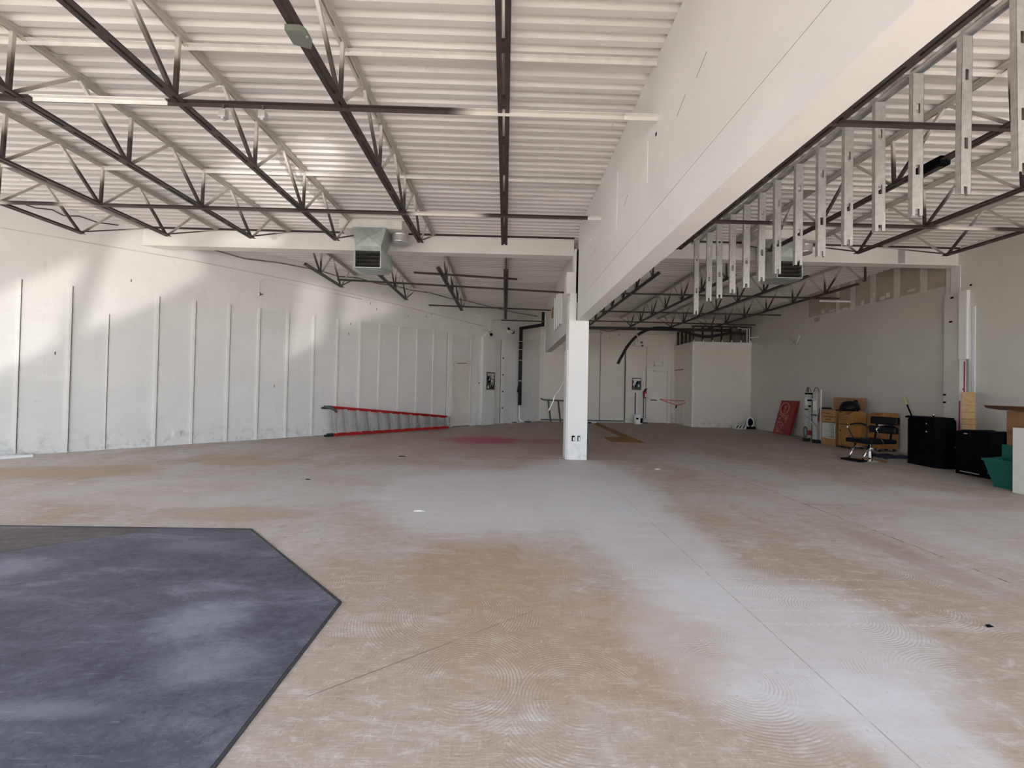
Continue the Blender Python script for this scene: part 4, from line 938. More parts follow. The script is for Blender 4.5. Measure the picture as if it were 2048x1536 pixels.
wire('cable', [(3.75, 16.745, 4.02), (4.0, 16.745, 3.90), (4.3, 16.745, 3.87), (4.6, 16.745, 3.92), (4.95, 16.745, 4.02)], .012, 'dark', 'dark looping cable under joists at top of back wall')
t = T('exit_sign', 'blank painted-over exit sign box above back door', 'sign', (6.81, YB - .05, 2.54))
s_ = MB()
for a, b in (((6.62, 2.545), (7.0, 2.575)), ((6.62, 2.72), (7.0, 2.75)), ((6.62, 2.545), (6.65, 2.75)), ((6.97, 2.545), (7.0, 2.75))): s_.box((a[0], YB - .07, a[1]), (b[0], YB - .02, b[1]))
s_.build('frame', 'mud', t); MB().box((6.65, YB - .05, 2.575), (6.97, YB - .02, 2.72)).build('face', 'header', t)
t = T('fire_extinguisher', 'small red fire extinguisher with white label hung beside back door', 'fire extinguisher', (6.165, YB - .25, 1.10))
c = (6.165, YB - .24, 1.10)
MB().lathe([(.055, 0), (.068, .015), (.068, .27), (.05, .31), (.02, .33)], c, 16).build('cylinder', 'red_tank', t, smooth=True)
MB().box((c[0] - .025, c[1] - .072, 1.14), (c[0] + .035, c[1] - .06, 1.30)).build('label', 'white', t)
h_ = MB().box((c[0] - .02, c[1] - .02, 1.43), (c[0] + .02, c[1] + .02, 1.48)).bar((c[0] - .03, c[1], 1.47), (c[0] + .09, c[1], 1.49), .02, .02).bar((c[0] - .03, c[1], 1.49), (c[0] + .10, c[1], 1.53), .02, .015)
h_.build('valve_handle', 'black', t); MB().tube([(c[0] - .02, c[1] - .02, 1.45), (c[0] - .09, c[1] - .02, 1.40), (c[0] - .085, c[1] - .02, 1.2)], .012, 6).build('hose', 'black', t, smooth=True)
MB().box((c[0] - .02, c[1] + .06, 1.2), (c[0] + .02, YB - .162, 1.4)).build('wall_bracket', 'dark_grey', t)
t = T('conduit_pair', 'pair of white conduits dropping from small shelf below back wall panel', 'conduit', (5.9, YB - .2, .28))
MB().box((5.72, YB - .22, 1.33), (6.16, YB - .16, 1.38)).build('shelf', 'offwhite', t)
MB().box((5.735, YB - .20, .25), (5.77, YB - .16, 1.33)).build('conduit', 'dark_grey', t); MB().box((6.10, YB - .20, .25), (6.135, YB - .16, 1.33)).build('conduit', 'dark_grey', t); MB().box((5.78, YB - .21, .25), (5.84, YB - .16, 1.33)).build('conduit', 'white', t)
t = T('bucket', 'white plastic bucket with black stains standing by back wall chase', 'bucket', (5.73, 17.25, 0))
MB().lathe([(.155, 0), (.165, .02), (.185, .36), (.195, .37), (.195, .40), (.178, .40), (.15, .03), (.02, .025)], (5.73, 17.25, 0), 24).build('pail', 'white', t, smooth=False)
for x0, x1, z0, z1 in ((-.13, -.05, .20, .28), (.03, .155, .05, .26)):
    mb = MB(); n = 6; vs = []; fs = []
    for i in range(n + 1):
        a = math.asin(max(-1, min(1, (x0 + (x1 - x0) * i / n) / .176)))
        for z in (z0, z1):
            r = .167 + .02 * z / .36 + .004; vs.append((5.73 + r * math.sin(a), 17.25 - r * math.cos(a), z))
    for i in range(n): fs.append((2 * i, 2 * i + 2, 2 * i + 3, 2 * i + 1))
    mb.vf(vs, fs).build('stain_mark', 'black', t)
MB().tube([(5.73 + .19 * math.cos(a), 17.25 - .03, .36 + .0 - .12 * math.sin(a)) for a in [PI * i / 10 for i in range(11)]], .004, 5).build('handle', 'galv', t)
t = T('cloth_heap', 'small dark rag lying between white bucket and back door', 'rag', (6.1, 17.6, 0))
MB().lathe([(.18, 0), (.15, .03), (.06, .045), (.01, .05)], (6.15, 17.65, 0), 9).build('rag', 'dark_grey', t)
t = T('floor_bag', 'pale plastic bag slumped against wall beside back door', 'bag', (6.12, 17.75, 0))
MB().lathe([(.10, 0), (.13, .06), (.11, .15), (.04, .21), (.01, .22)], (6.2, 17.78, 0), 9).build('bag', 'paper', t, smooth=True)
# caution tape across the door
for i, pts in enumerate(([(6.86, YB - .17, 1.07), (7.25, 17.75, 1.03), (7.545, 16.85, 1.03)], [(6.86, YB - .17, 1.05), (7.1, 17.8, .98), (7.38, 17.3, .83), (7.45, 17.1, .86), (7.545, 16.8, .95)])):
    mb = MB()
    for a, b in zip(pts, pts[1:]): mb.bar(a, b, .004, .030)
    o = mb.build('caution_tape', 'orange'); tag(o, 'upper straight strand of red tape across back door' if i == 0 else 'lower sagging strand of red tape across back door', 'tape', 'tape across the back door')
t = T('tape_end', 'dark tape end dangling from the sagging red strand', 'tape', (7.38, 17.3, .72)); MB().bar((7.38, 17.29, .83), (7.35, 17.29, .70), .05, .03).build('tail', 'black', t)

# black hose under the far right joists
def px_path(): return [(4.35, 15.6, 2.45), (4.50, 15.6, 2.75), (4.75, 15.6, 3.18), (5.08, 15.6, 3.55), (5.42, 15.6, 3.76), (5.80, 15.6, 3.86), (6.2, 15.6, 3.87), (6.7, 15.7, 3.83), (7.1, 15.8, 3.75), (7.55, 15.9, 3.66), (8.0, 15.95, 3.62), (8.4, 15.95, 3.68), (8.8, 15.95, 3.76), (9.15, 15.95, 3.80), (9.5, 15.95, 3.76)]
def smooth_path(p, n=4):
    P_ = [Vector(x) for x in p]; out = []
    for i in range(len(P_) - 1):
        a = P_[max(i - 1, 0)]; b = P_[i]; c = P_[i + 1]; d = P_[min(i + 2, len(P_) - 1)]
        for k in range(n):
            u = k / n; out.append(0.5 * ((2 * b) + (c - a) * u + (2 * a - 5 * b + 4 * c - d) * u * u + (3 * b - a - 3 * c + d) * u ** 3))
    return out + [P_[-1]]
t = T('insulated_hose', 'long black insulated hose drooping from joists and trailing over partition room', 'hose', (4.4, 15.6, 2.45))
MB().tube(smooth_path(px_path()), .055, 10).build('hose', 'rubber', t, smooth=True)
MB().tube([(5.05, 15.6, 3.52), (5.05, 15.6, 4.04)], .010, 6).build('hanger_wire', 'galv', t); MB().lathe([(.062, -.03), (.062, .03)], (5.07, 15.6, 3.55), 12, (Vector((0, 1, 0)), Vector((-.7, 0, .7)), Vector((.7, 0, .7)))).build('hanger_loop', 'galv', t)
t = T('white_piping', 'white bracket piping standing on partition room near the right wall', 'pipe', (9.6, 16.2, 3.45))
MB().tube([(9.3, 16.12, 4.03), (9.55, 16.12, 3.98), (9.80, 16.12, 4.03), (9.80, 16.12, 3.45)], .02, 6).build('pipe', 'white', t); MB().tube([(9.70, 16.12, 4.0), (9.70, 16.12, 3.46)], .015, 6).build('pipe', 'white', t)
MB().tube([(9.80, 16.12, 3.64), (9.88, 15.7, 3.62)], .03, 8).build('pipe', 'white', t)
t = T('bent_rod', 'white rod bracket sticking out from far right wall', 'bracket', (XR, 13.4, 3.1))
MB().tube([(XR - .02, 13.6, 3.08), (XR - .35, 13.0, 3.30)], .022, 6).build('rod', 'white', t); MB().tube([(XR + .02, 14.05, 3.38), (XR - .05, 13.85, 3.25), (XR - .02, 13.65, 3.08)], .012, 6).build('hook', 'mud', t)

# ------------------------------------------------------------------ things along the right wall
def frame(loc, rz): return loc, rz
# pile of small things at the corner
t = T('tool_bag', 'black and white bag standing in corner by the partition room', 'bag', (9.5, 15.72, 0))
MB().tube([(9.62 + .13 * math.cos(a), 15.70, .26 + .20 * math.sin(a)) for a in [2 * PI * i / 14 for i in range(14)]], .03, 6, True).build('rim', 'white', t)
MB().lathe([(.05, -.06), (.13, -.05), (.15, .0), (.12, .06), (.03, .07)], (9.62, 15.74, .27), 14, (Vector((1, 0, 0)), ZZ, Vector((0, 1, 0)))).build('body', 'black_soft', t)
MB().box((9.48, 15.66, 0), (9.82, 15.90, .10)).build('base', 'black_soft', t, bevel=.02)
t = T('paint_tray', 'small pale tray with dark bits left of the corner bag', 'tray', (9.15, 15.72, 0))
MB().prism([(-.2, 0), (.2, 0), (.24, .14), (-.10, .18), (-.24, .20)], (9.2, 15.72, 0), ((1, 0, 0), (0, 0, 1), (0, 1, 0)), -.1, .1).build('tray', 'offwhite', t)
for i, x in enumerate((9.02, 9.14, 9.28)): MB().bar((x, 15.60, .03), (x + .07, 15.60, .15), .03, .02).build('dark_bit', 'black', t)

# red relief panel leaning on the wall
o = Vector((9.60, 14.31, 0)); tp = Vector((9.905, 14.31, 1.17)); up = (tp - o).normalized(); al = Vector((0, -1, 0)); nn = al.cross(up); nn = -nn if nn.x > 0 else nn
t = T('relief_panel', 'red molded plastic panel with ring relief leaning on grey right wall', 'panel', (9.75, 13.87, 0))
Lp = (tp - o).length
RAX = (al, up, nn)
MB().obox(o, RAX, (0, 0, -.02), (.86, Lp, .02)).build('panel', 'red_panel', t, bevel=.008)
MB().obox(o, RAX, (.60, .02, .02), (.84, Lp - .03, .045)).build('flat_band', 'red_panel', t, bevel=.006)
def ring(cx, cy, r, w, k=20, mat='red_light', a0=0, a1=2 * PI):
    n = k; pts = [o + al * (cx + r * math.cos(a0 + (a1 - a0) * i / n)) + up * (cy + r * .95 * math.sin(a0 + (a1 - a0) * i / n)) + nn * .028 for i in range(n + (0 if a1 - a0 > 6.2 else 1))]
    MB().tube(pts, w, 6, a1 - a0 > 6.2).build('raised_ring' if a1 - a0 > 6.2 else 'raised_arc', mat, t)
ring(.30, .92, .21, .030); ring(.30, .92, .14, .016, mat='red_panel'); ring(.33, .98, .05, .02); ring(.33, .86, .05, .018)
ring(.28, .26, .16, .02, a0=.3, a1=5.2); ring(.28, .24, .08, .016); ring(.34, .52, .14, .018, a0=-.4, a1=3.4); ring(.20, .60, .08, .016, a0=.5, a1=4.5); ring(.42, .66, .10, .015, a0=2, a1=6)
for a, b in (((.10, .70), (.52, .66)), ((.12, .08), (.50, .06)), ((.50, .40), (.56, .70)), ((.08, .42), (.22, .44))):
    MB().bar(o + al * a[0] + up * a[1] + nn * .03, o + al * b[0] + up * b[1] + nn * .03, .03, .02, nn).build('raised_stroke', 'red_light', t)

# folded white platform ladder / hand truck
t = T('platform_ladder', 'white and black folded platform ladder standing left of wooden drawer unit', 'ladder', (9.05, 11.8, 0), 0)
def bx(nm, y0, y1, z0, z1, x0=8.99, x1=9.07, mat='offwhite', par=None, bev=.006): return MB().box((x0, y0, z0), (x1, y1, z1)).build(nm, mat, par or t, bevel=bev)
bx('side_rail', 11.87, 12.02, .10, 1.47, 9.0, 9.025, 'alu_light'); bx('side_rail', 11.54, 11.695, .02, 1.45, 9.0, 9.025, 'alu_light')
bx('inner_rail', 11.72, 11.80, .05, 1.40, 9.05, 9.08, 'dark_grey')
bx('white_label', 11.56, 11.68, .95, 1.22, 8.994, 9.0, 'paper'); bx('white_label', 11.90, 11.99, 1.08, 1.30, 8.994, 9.0, 'paper')
bx('rear_rail', 12.0, 12.04, .05, 1.62, 9.09, 9.12, 'dark_grey'); bx('rear_rail', 11.50, 11.53, .05, 1.55, 9.09, 9.12, 'offwhite')
for y in (11.93, 11.62):
    MB().tube([(9.05, y + .09 * math.cos(a), 1.48 + .12 * math.sin(a)) for a in [PI * i / 8 for i in range(9)]], .010, 6).build('hook', 'dark_grey', t)
for z, y0, y1, m_ in ((1.40, 11.68, 11.96, 'black'), (1.20, 11.72, 11.86, 'black'), (1.03, 11.74, 11.82, 'black'), (.93, 11.84, 11.98, 'dark_grey'), (.78, 11.52, 11.72, 'dark_grey'), (.55, 11.74, 12.02, 'galv'), (1.02, 11.84, 11.98, 'galv'), (1.24, 11.56, 11.68, 'galv')):
    bx('cross_bar', y0, y1, z, z + .05, 8.965, 8.99, m_)
MB().bar((8.965, 12.0, .78), (8.965, 11.50, .48), .02, .05, (0, 0, 1)).build('diagonal_brace', 'galv', t)
MB().tube([(8.97, 11.93 + .07 * math.cos(a), .28 + .16 * math.sin(a)) for a in [2 * PI * i / 12 for i in range(12)]], .018, 6, True).build('folded_leg', 'dark_grey', t)
bx('foot', 11.90, 12.04, 0, .10, 8.97, 9.1, 'rubber'); bx('foot', 11.46, 11.66, 0, .10, 8.96, 9.08, 'rubber', None, .02)
bx('red_sticker', 11.76, 11.80, .2, .34, 8.95, 9.03, 'red_panel')

t = T('storage_crate', 'dark box sitting on grey panel between platform ladder and drawer unit', 'crate', (9.2, 11.48, .82))
MB().box((9.13, 11.42, .82), (9.4, 11.62, 1.0)).build('body', 'dark_grey', t, bevel=.01); MB().box((9.14, 11.46, 1.0), (9.38, 11.60, 1.03)).build('lid', 'black', t)
t = T('grey_cabinet', 'narrow grey panel cabinet with wood rail left of drawer unit', 'cabinet', (9.2, 11.5, 0))
MB().box((9.13, 11.42, 0), (9.5, 11.66, .62)).build('body', 'mud', t); MB().box((9.125, 11.42, .62), (9.5, 11.66, .82)).build('wood_rail', 'maple', t)

# wooden drawer unit with cubbies, facing the room (-x)
t = T('drawer_unit', 'light maple drawer unit with two drawers above open white cubbies', 'cabinet', (9.24, 11.14, 0))
x0, x1, y0, y1, H_ = 9.03, 9.48, 10.89, 11.39, 0.99
cb = MB(); cb.box((x0, y0, 0), (x1, y0 + .02, H_)).box((x0, y1 - .02, 0), (x1, y1, H_)).box((x1 - .02, y0, 0), (x1, y1, H_)).box((x0, y0, H_ - .025), (x1, y1, H_)).box((x0 + .02, y0, 0), (x1, y1, .02))
cb.build('carcass', 'maple', t)
MB().box((x0 - .005, y0, 0), (x0 + .015, y1, .20)).build('plinth_panel', 'maple', t)
for z0_, z1_ in ((.80, .965), (.645, .785)):
    d_ = MB().box((x0 - .018, y0 + .008, z0_), (x0, y1 - .008, z1_)).build('drawer', 'maple', t, bevel=.003)
    MB().box((x0 - .030, 11.07, (z0_ + z1_) / 2 - .008), (x0 - .018, 11.21, (z0_ + z1_) / 2 + .008)).build('drawer_pull', 'black', d_)
ins = MB(); a_, b_ = y0 + .03, y1 - .03
for z in (.20, .395, .60): ins.box((x0 - .004, a_, z), (x1 - .03, b_, z + .02))
ins.box((x0 - .004, a_, .20), (x1 - .03, a_ + .02, .62)).box((x0 - .004, b_ - .02, .20), (x1 - .03, b_, .62)).box((x1 - .05, a_, .20), (x1 - .03, b_, .62))
ins.build('cubby', 'offwhite', t)
t = T('cardboard_flat', 'brown flattened cardboard box propped on top of drawer unit', 'cardboard', (9.4, 11.05, .99))
MB().obox((9.30, 11.30, .99), (Vector((.42, -.9, 0)).normalized(), Vector((.9, .42, 0)).normalized(), ZZ), (0, 0, 0), (.72, .06, .34)).build('panel', 'card', t)
MB().obox((9.27, 11.36, 1.27), (Vector((.42, -.9, 0)).normalized(), Vector((.9, .42, 0)).normalized(), ZZ), (-.03, -.02, 0), (.72, .08, .015)).build('flap', 'tape', t)

# two honey oak salon trolleys facing the room (-x): side panels with a clipped front corner, drawers and door between
def trolley(x0, x1, y0, y1, h, label):
    t = T('salon_trolley', label, 'trolley', ((x0 + x1) / 2, (y0 + y1) / 2, 0))
    side = [(x0, .07), (x0, h - .09), (x0 + .11, h), (x1, h), (x1, .07)]
    for ya, yb in ((y0, y0 + .022), (y1 - .022, y1)):
        MB().prism(side, (0, 0, 0), ((1, 0, 0), (0, 0, 1), (0, -1, 0)), -yb, -ya).build('side_panel', 'oak', t, bevel=.003)
    MB().box((x1 - .02, y0 + .022, .07), (x1, y1 - .022, h)).build('back_panel', 'oak', t)
    MB().box((x0 + .02, y0 + .022, h - .10), (x1 - .02, y1 - .022, h - .08)).build('top', 'maple', t)
    MB().box((x0 + .01, y0 + .022, .07), (x1 - .02, y1 - .022, .09)).build('floor_panel', 'oak', t)
    for k in range(2):
        z = h - .105 - .115 * k
        dd = MB().box((x0 + .004, y0 + .026, z - .105), (x0 + .022, y1 - .026, z)).build('drawer', 'oak', t, bevel=.003)
        MB().box((x0 - .006, (y0 + y1) / 2 - .05, z - .06), (x0 + .004, (y0 + y1) / 2 + .05, z - .045)).build('drawer_pull', 'tape', dd)
    d_ = MB().box((x0 + .004, y0 + .026, .10), (x0 + .022, y1 - .026, h - .345)).build('door', 'oak', t, bevel=.003)
    MB().lathe([(.012, 0), (.014, .012), (.008, .018)], (x0 + .004, y1 - .07, h * .48), 10, (Vector((0, 1, 0)), ZZ, Vector((-1, 0, 0)))).build('door_knob', 'black', d_)
    for z in (h * .62, h * .60 - .2): MB().lathe([(.010, 0), (.010, .006)], (x0 + .06, y0, z), 8, (Vector((1, 0, 0)), ZZ, Vector((0, -1, 0)))).build('side_screw', 'tape', t)
    for x, y in ((x0 + .06, y0 + .05), (x1 - .06, y0 + .05), (x0 + .06, y1 - .05), (x1 - .06, y1 - .05)):
        cs = MB().lathe([(.035, -.012), (.035, .012)], (x, y, .036), 12, (Vector((0, 0, 1)), Vector((1, 0, 0)), Vector((0, 1, 0)))).build('caster', 'rubber', t)
        MB().box((x - .02, y - .02, .05), (x + .02, y + .02, .08)).build('caster_fork', 'dark_grey', cs)
    return t
trolley(8.91, 9.36, 10.33, 10.66, .97, 'honey oak salon trolley with clipped side panel, left one under black bag')
trolley(9.36, 9.86, 9.97, 10.28, .97, 'honey oak salon trolley behind the salon chair, right one')
t = T('black_bag', 'lumpy black bag resting on top of left salon trolley', 'bag', (9.16, 10.6, .975))
mb = MB(); mb.lathe([(.17, 0), (.21, .05), (.20, .13), (.15, .21), (.08, .25), (.01, .26)], (9.16, 10.60, .975), 14)
for v_ in mb.bm.verts: v_.co += Vector((random.uniform(-.02, .02), random.uniform(-.02, .02), random.uniform(0, .02)))
mb.build('sack', 'black_soft', t, smooth=True); MB().tube([(9.2, 10.6, 1.18), (9.27, 10.58, 1.25), (9.32, 10.58, 1.27), (9.34, 10.58, 1.19), (9.27, 10.6, 1.1)], .022, 6).build('handle', 'black_soft', t, smooth=True)

# salon chair
t = T('salon_chair', 'black salon chair with chrome arms and footrest on round base', 'chair', (7.90, 8.62, 0), 0)
cx, cy = 7.90, 8.62
MB().lathe([(.28, 0), (.28, .012), (.20, .025), (.06, .045), (.05, .06)], (cx, cy, 0), 28).build('base_plate', 'chrome', t, smooth=False)
MB().lathe([(.05, .04), (.045, .20), (.03, .21), (.03, .37)], (cx, cy, 0), 16).build('hydraulic_column', 'chrome', t, smooth=False)
MB().bar((cx + .03, cy - .03, .22), (cx + .10, cy - .12, .27), .015, .015).build('pump_lever', 'dark_grey', t); MB().box((cx + .01, cy - .09, .22), (cx + .06, cy - .03, .27)).build('pump_block', 'chrome', t, bevel=.01)
MB().box((cx - .16, cy - .12, .355), (cx + .16, cy + .12, .38)).build('seat_bracket', 'dark_grey', t)
# the chair faces left (-x) and slightly towards the camera
fx = Vector((-.97, -.22, 0)).normalized(); fs = Vector((-fx.y, fx.x, 0))       # forward, sideways
if fs.y > 0: fs = -fs                                                          # sideways towards the camera
so = Vector((cx + .05, cy, 0)); SAX = (fx, fs, ZZ)
MB().obox(so, SAX, (-.30, -.27, .38), (.40, .27, .47)).build('seat', 'black_soft', t, bevel=.035, seg=3, smooth=True)
MB().obox(so, SAX, (-.36, -.26, .585), (-.26, .26, .735)).build('back_pad', 'black_soft', t, bevel=.03, seg=3, smooth=True)
MB().obox(so, SAX, (-.40, -.26, .775), (-.30, .26, .94)).build('head_pad', 'black_soft', t, bevel=.03, seg=3, smooth=True)
def sp(f, s, z): return so + fx * f + fs * s + ZZ * z
for s in (-.15, .15): MB().bar(sp(-.28, s, .42), sp(-.37, s, .90), .03, .02).build('back_post', 'black', t)
MB().bar(sp(-.32, -.10, .755), sp(-.32, .10, .755), .03, .03).build('back_bar', 'chrome', t)
for s in (-.29, .29):
    pts = [sp(.12, s, .42), sp(.22, s, .56), sp(.31, s, .69), sp(.27, s, .725), sp(.12, s, .755), sp(-.08, s, .755), sp(-.24, s, .72), sp(-.33, s, .69)]
    a_ = MB().tube(smooth_path(pts, 3), .014, 8).build('armrest', 'chrome', t, smooth=True)
    MB().tube(smooth_path([sp(.24, s, .745), sp(.1, s, .772), sp(-.08, s, .772), sp(-.22, s, .74)], 3), .018, 8).build('arm_pad', 'black_soft', a_, smooth=True)
for s in (-.14, .14): MB().tube([sp(.28, s, .36), sp(.47, s, .04)], .016, 8).build('footrest_leg', 'chrome', t, smooth=True)
MB().tube([sp(.06, 0, .30), sp(.30, 0, .30)], .014, 8).build('footrest_link', 'chrome', t); MB().tube([sp(.30, -.16, .30), sp(.30, .16, .30)], .012, 8).build('footrest_bar', 'chrome', t)
MB().obox(so, SAX, (.42, -.20, .015), (.62, .20, .045)).build('foot_plate', 'black', t, bevel=.008)

# broom and dark cloth
t = T('broom', 'black broom with yellow grip leaning against right wall behind salon chair', 'broom', (9.75, 9.4, 0))
p0, p1 = Vector((9.55, 8.95, .06)), Vector((9.86, 9.85, 1.38))
MB().tube([p0, p0.lerp(p1, .86)], .016, 8).build('handle', 'black', t); MB().tube([p0.lerp(p1, .86), p1], .020, 8).build('grip', 'yellow', t)
MB().bar((9.40, 8.86, .10), (9.62, 9.0, .10), .06, .05).build('head', 'black', t)
mb = MB()
for i in range(12):
    f = i / 11; a = Vector((9.40, 8.86, .08)).lerp(Vector((9.62, 9.0, .08)), f); mb.bar(a, a + Vector((random.uniform(-.02, .02), random.uniform(-.03, .01), -.08)), .016, .03)
o = mb.build('bristles', 'rubber', t); o['kind'] = 'stuff'
t = T('dark_cloth', 'rumpled dark blue cloth on floor between salon chair and black cabinet', 'cloth', (8.9, 9.0, 0))
mb = MB(); n = 14; vs = []; fs_ = []
for i in range(n):
    for j in range(8):
        u, v_ = i / (n - 1), j / 7; vs.append((8.42 + .95 * u, 8.80 + .62 * v_ + .1 * math.sin(u * 5), .004 + .07 * abs(math.sin(u * 9 + v_ * 4) * math.cos(v_ * 6 - u * 3)) * (1 - (2 * v_ - 1) ** 4)))
for i in range(n - 1):
    for j in range(7): fs_.append((i * 8 + j, (i + 1) * 8 + j, (i + 1) * 8 + j + 1, i * 8 + j + 1))
mb.vf(vs, fs_).build('cloth', 'blue', t, smooth=True)

# black corner cabinet with overhanging top
t = T('black_cabinet', 'black cabinet with overhanging diamond top and chrome knob, standing on corner', 'cabinet', (8.78, 8.25, 0))
plan = [(8.48, 8.38), (8.44, 7.82), (8.55, 7.72), (8.78, 7.725), (8.88, 8.25), (8.72, 8.56)]
MB().prism(plan, (0, 0, 0), ((1, 0, 0), (0, 1, 0), (0, 0, 1)), 0, .93).build('body', 'black', t, bevel=.004)
topp = [(8.36, 8.32), (8.41, 7.76), (8.55, 7.68), (8.79, 7.77), (8.91, 8.25), (8.71, 8.62)]
MB().prism(topp, (0, 0, 0), ((1, 0, 0), (0, 1, 0), (0, 0, 1)), .955, .99).build('top', 'black', t, bevel=.008)
MB().prism([(x * .97 + 8.65 * .03, y * .97 + 8.1 * .03) for x, y in plan], (0, 0, 0), ((1, 0, 0), (0, 1, 0), (0, 0, 1)), .93, .955).build('neck', 'black', t)
MB().lathe([(.012, 0), (.012, .02), (.022, .03), (.022, .05), (.012, .06)], (8.62, 8.0, .99), 12).build('knob', 'chrome', t, smooth=True)
for z, r in ((.86, .014), (.70, .016)): MB().lathe([(r, 0), (r, .012)], (8.436, 7.95, z), 12, (Vector((0, 1, 0)), ZZ, Vector((-1, .1, 0)))).build('lock', 'chrome', t)
MB().lathe([(.018, 0), (.02, .015)], (8.74, 7.712, .42), 12, (Vector((1, 0, 0)), ZZ, Vector((0, -1, 0)))).build('side_bolt', 'dark_grey', t)

# boards leaning by the pilaster
t = T('white_board', 'long white board with magenta print leaning against right wall pilaster', 'board', (9.1, 7.9, 0))
a0, a1 = Vector((8.86, 7.70, 0)), Vector((9.78, 8.49, 2.20)); dz = (a1 - a0).normalized(); sd = Vector((.3, -.95, 0)).normalized(); fn = dz.cross(sd)
MB().obox(a0, (sd, fn, dz), (-.045, -.012, 0.0), (.045, .012, (a1 - a0).length)).build('board', 'offwhite', t)
for f0, f1, off in ((.62, .98, .030), (.70, .72, .015), (.66, .675, .015), (.2, .6, -.038)):
    L = (a1 - a0).length; sg = -1 if fn.dot(Vector((1, .9, 0))) > 0 else 1
    MB().obox(a0, (sd, fn, dz), (off - .012, sg * .012, L * f0), (off + .012, sg * .0135, L * f1)).build('printed_line', 'magenta', t)
t = T('white_strip', 'tall white strip standing in pilaster corner, left of a pair', 'strip', (9.88, 8.43, 0), group='white strips by the pilaster')
MB().box((9.868, 8.412, 0), (9.89, 8.456, 3.33)).build('strip', 'white', t)
t = T('white_strip', 'tall bluish white strip standing in pilaster corner, right of a pair', 'strip', (9.88, 8.37, 0), group='white strips by the pilaster')
MB().box((9.868, 8.345, 0), (9.89, 8.400, 3.33)).build('strip', 'white', t)
t = T('pine_stack', 'short raw pine boards stacked upright leaning in front of white strips', 'lumber', (9.25, 8.0, 0))
a0, a1 = Vector((8.84, 7.56, 0)), Vector((9.457, 8.10, 1.50)); dz = (a1 - a0).normalized(); sd = Vector((.42, -.9, 0)).normalized(); fn = dz.cross(sd); L = (a1 - a0).length
zs = [0, .50, .74, .86, .97, 1.09, 1.24, 1.40, L]; zs = sorted(set(zs))
for i, (p_, q_) in enumerate(zip(zs, zs[1:])):
    off = random.uniform(-.006, .006)
    MB().obox(a0, (sd, fn, dz), (-.092, -.03 + off, p_ + .003), (.092, .03 + off, q_ - .003)).build('board', 'pine', t, bevel=.003)
# black flight case
t = T('black_case', 'black upright case behind green tub, with small chrome latch', 'case', (8.6, 7.1, 0))
MB().box((8.35, 6.83, 0), (9.0, 7.36, .78)).build('body', 'black', t, bevel=.006)
for y in (6.87, 6.97, 7.06, 7.18, 7.28): MB().box((8.40, y - .04, .78), (8.95, y + .045, .795 + .012 * random.random())).build('lid_rib', 'black', t, bevel=.004)
MB().box((8.340, 7.16, .735), (8.35, 7.22, .755)).build('latch', 'chrome', t); MB().bar((8.345, 7.28, .055), (8.345, 6.98, .05), .012, .012).build('bottom_trim', 'galv', t)
# green tub
t = T('green_tub', 'open green plastic storage tub on floor at the far right', 'tub', (8.1, 6.2, 0))
ob, ot = [(7.75, 6.28), (7.76, 5.40), (8.42, 5.42), (8.40, 6.50)], [(7.68, 6.38), (7.69, 5.32), (8.54, 5.34), (8.54, 6.70)]
zt = .43; vs = [(x, y, .0) for x, y in ob] + [(x, y, zt) for x, y in ot] + [((x - 8.1) * .93 + 8.1, (y - 6.0) * .93 + 6.0, zt) for x, y in ot] + [((x - 8.1) * .9 + 8.1, (y - 6.0) * .9 + 6.0, .02) for x, y in ob]
fs_ = [(0, 1, 2, 3)]
for k in range(4):
    j = (k + 1) % 4; fs_ += [(k, j, 4 + j, 4 + k), (4 + k, 4 + j, 8 + j, 8 + k), (8 + k, 8 + j, 12 + j, 12 + k)]
fs_.append((15, 14, 13, 12)); MB().vf(vs, fs_).build('body', 'green', t)
MB().bar((8.22, 6.55, .50), (8.24, 5.45, .49), .025, .27).build('upright_lid', 'green', t, bevel=.006)
MB().bar((7.67, 6.38, .42), (7.68, 5.32, .42), .03, .04).build('rim', 'green', t, bevel=.006); MB().bar((7.705, 6.33, .20), (7.715, 5.36, .20), .016, .02).build('rib', 'green', t)
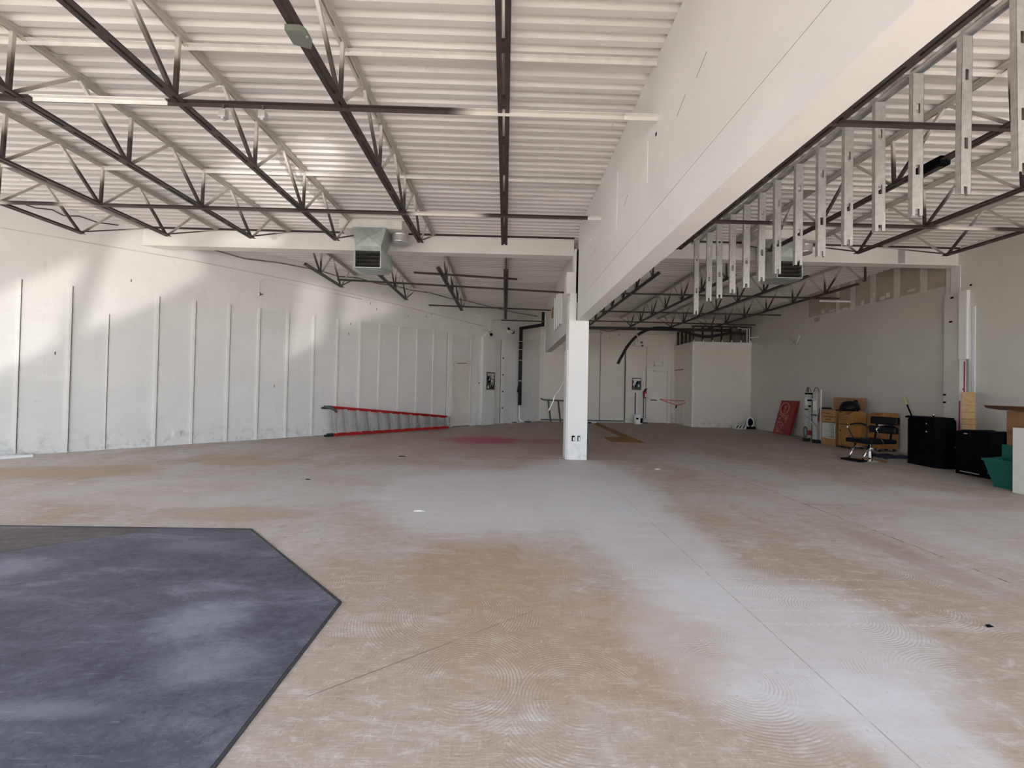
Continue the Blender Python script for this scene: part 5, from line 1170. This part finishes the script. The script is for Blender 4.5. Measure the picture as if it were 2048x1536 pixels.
# cardboard boxes with boards on top
t = T('cardboard_box', 'lower brown cardboard box of the stack behind green tub', 'box', (8.75, 6.2, 0), group='cardboard boxes behind the tub')
MB().box((8.62, 5.7, 0), (9.3, 6.81, .83)).build('carton', 'card', t, bevel=.004); MB().box((8.615, 5.72, .77), (8.62, 6.79, .83)).build('tape', 'tape', t)
t = T('cardboard_box', 'upper brown cardboard box of the stack behind green tub', 'box', (8.75, 6.2, .832), group='cardboard boxes behind the tub')
MB().box((8.605, 5.7, .832), (9.25, 6.80, 1.18)).build('carton', 'card', t, bevel=.004); MB().box((8.599, 5.72, .832), (8.605, 6.78, .86)).build('tape', 'tape', t)
t = T('dark_sheet', 'thin curled dark sheet overhanging top of cardboard box stack', 'sheet', (8.6, 6.5, 1.2))
mb = MB(); pr_ = [(8.14, 1.265), (8.3, 1.225), (8.5, 1.195), (8.8, 1.182), (9.2, 1.182)]
vs = []; fs_ = []
for i, (x, z) in enumerate(pr_):
    for y in (5.8, 6.85):
        yy = y if (i > 0 or y < 6) else 6.75
        vs += [(x, yy, z), (x, yy, z + .008)]
n = len(pr_)
for i in range(n - 1):
    a = 4 * i; b = 4 * (i + 1); fs_ += [(a + 1, a + 3, b + 3, b + 1), (a, b, b + 2, a + 2), (a, a + 1, b + 1, b), (a + 2, b + 2, b + 3, a + 3)]
fs_ += [(0, 2, 3, 1), (4 * n - 4, 4 * n - 3, 4 * n - 1, 4 * n - 2)]
mb.vf(vs, fs_).build('sheet', 'tape', t)
t = T('white_foam_slab', 'flat white foam slab lying on top of cardboard box stack', 'slab', (8.8, 6.1, 1.215))
MB().box((8.64, 5.6, 1.192), (9.2, 6.55, 1.235)).build('slab', 'white', t, bevel=.006)
t = T('shelf_board', 'off-white board standing on edge before green tub at right frame edge', 'board', (7.6, 5.6, 0))
MB().box((7.56, 5.2, 0.0), (7.59, 5.90, .97)).build('panel', 'offwhite', t); MB().box((7.555, 5.2, .965), (7.595, 5.9, .985)).build('edge_band', 'tape', t)

# small litter on the floor
for i, (x, y, w_, l_, m_, lab) in enumerate(((-2.1, 8.1, .05, .16, 'black', 'small dark scrap on floor left of column'), (-1.0, 4.55, .03, .14, 'paper', 'white paper scrap on floor beyond the vinyl sheet'), (2.7, 7.2, .03, .12, 'paper', 'short white scrap on floor right of column'), (-2.9, 6.0, .02, .08, 'black', 'tiny dark chip on floor in left bay'), (2.95, 2.42, .02, .05, 'black', 'tiny black chip among white chalk rows on floor'))):
    mb = MB(); mb.vf([(x, y, .002), (x + l_, y + w_ * .3, .002), (x + l_ * .9, y + w_, .006), (x + .1 * l_, y + w_ * .8, .012), (x + l_ * .5, y + w_ * .5, .016)], [(0, 1, 4), (1, 2, 4), (2, 3, 4), (3, 0, 4), (3, 2, 1, 0)])
    tag(mb.build('floor_scrap', m_), lab, 'scrap')
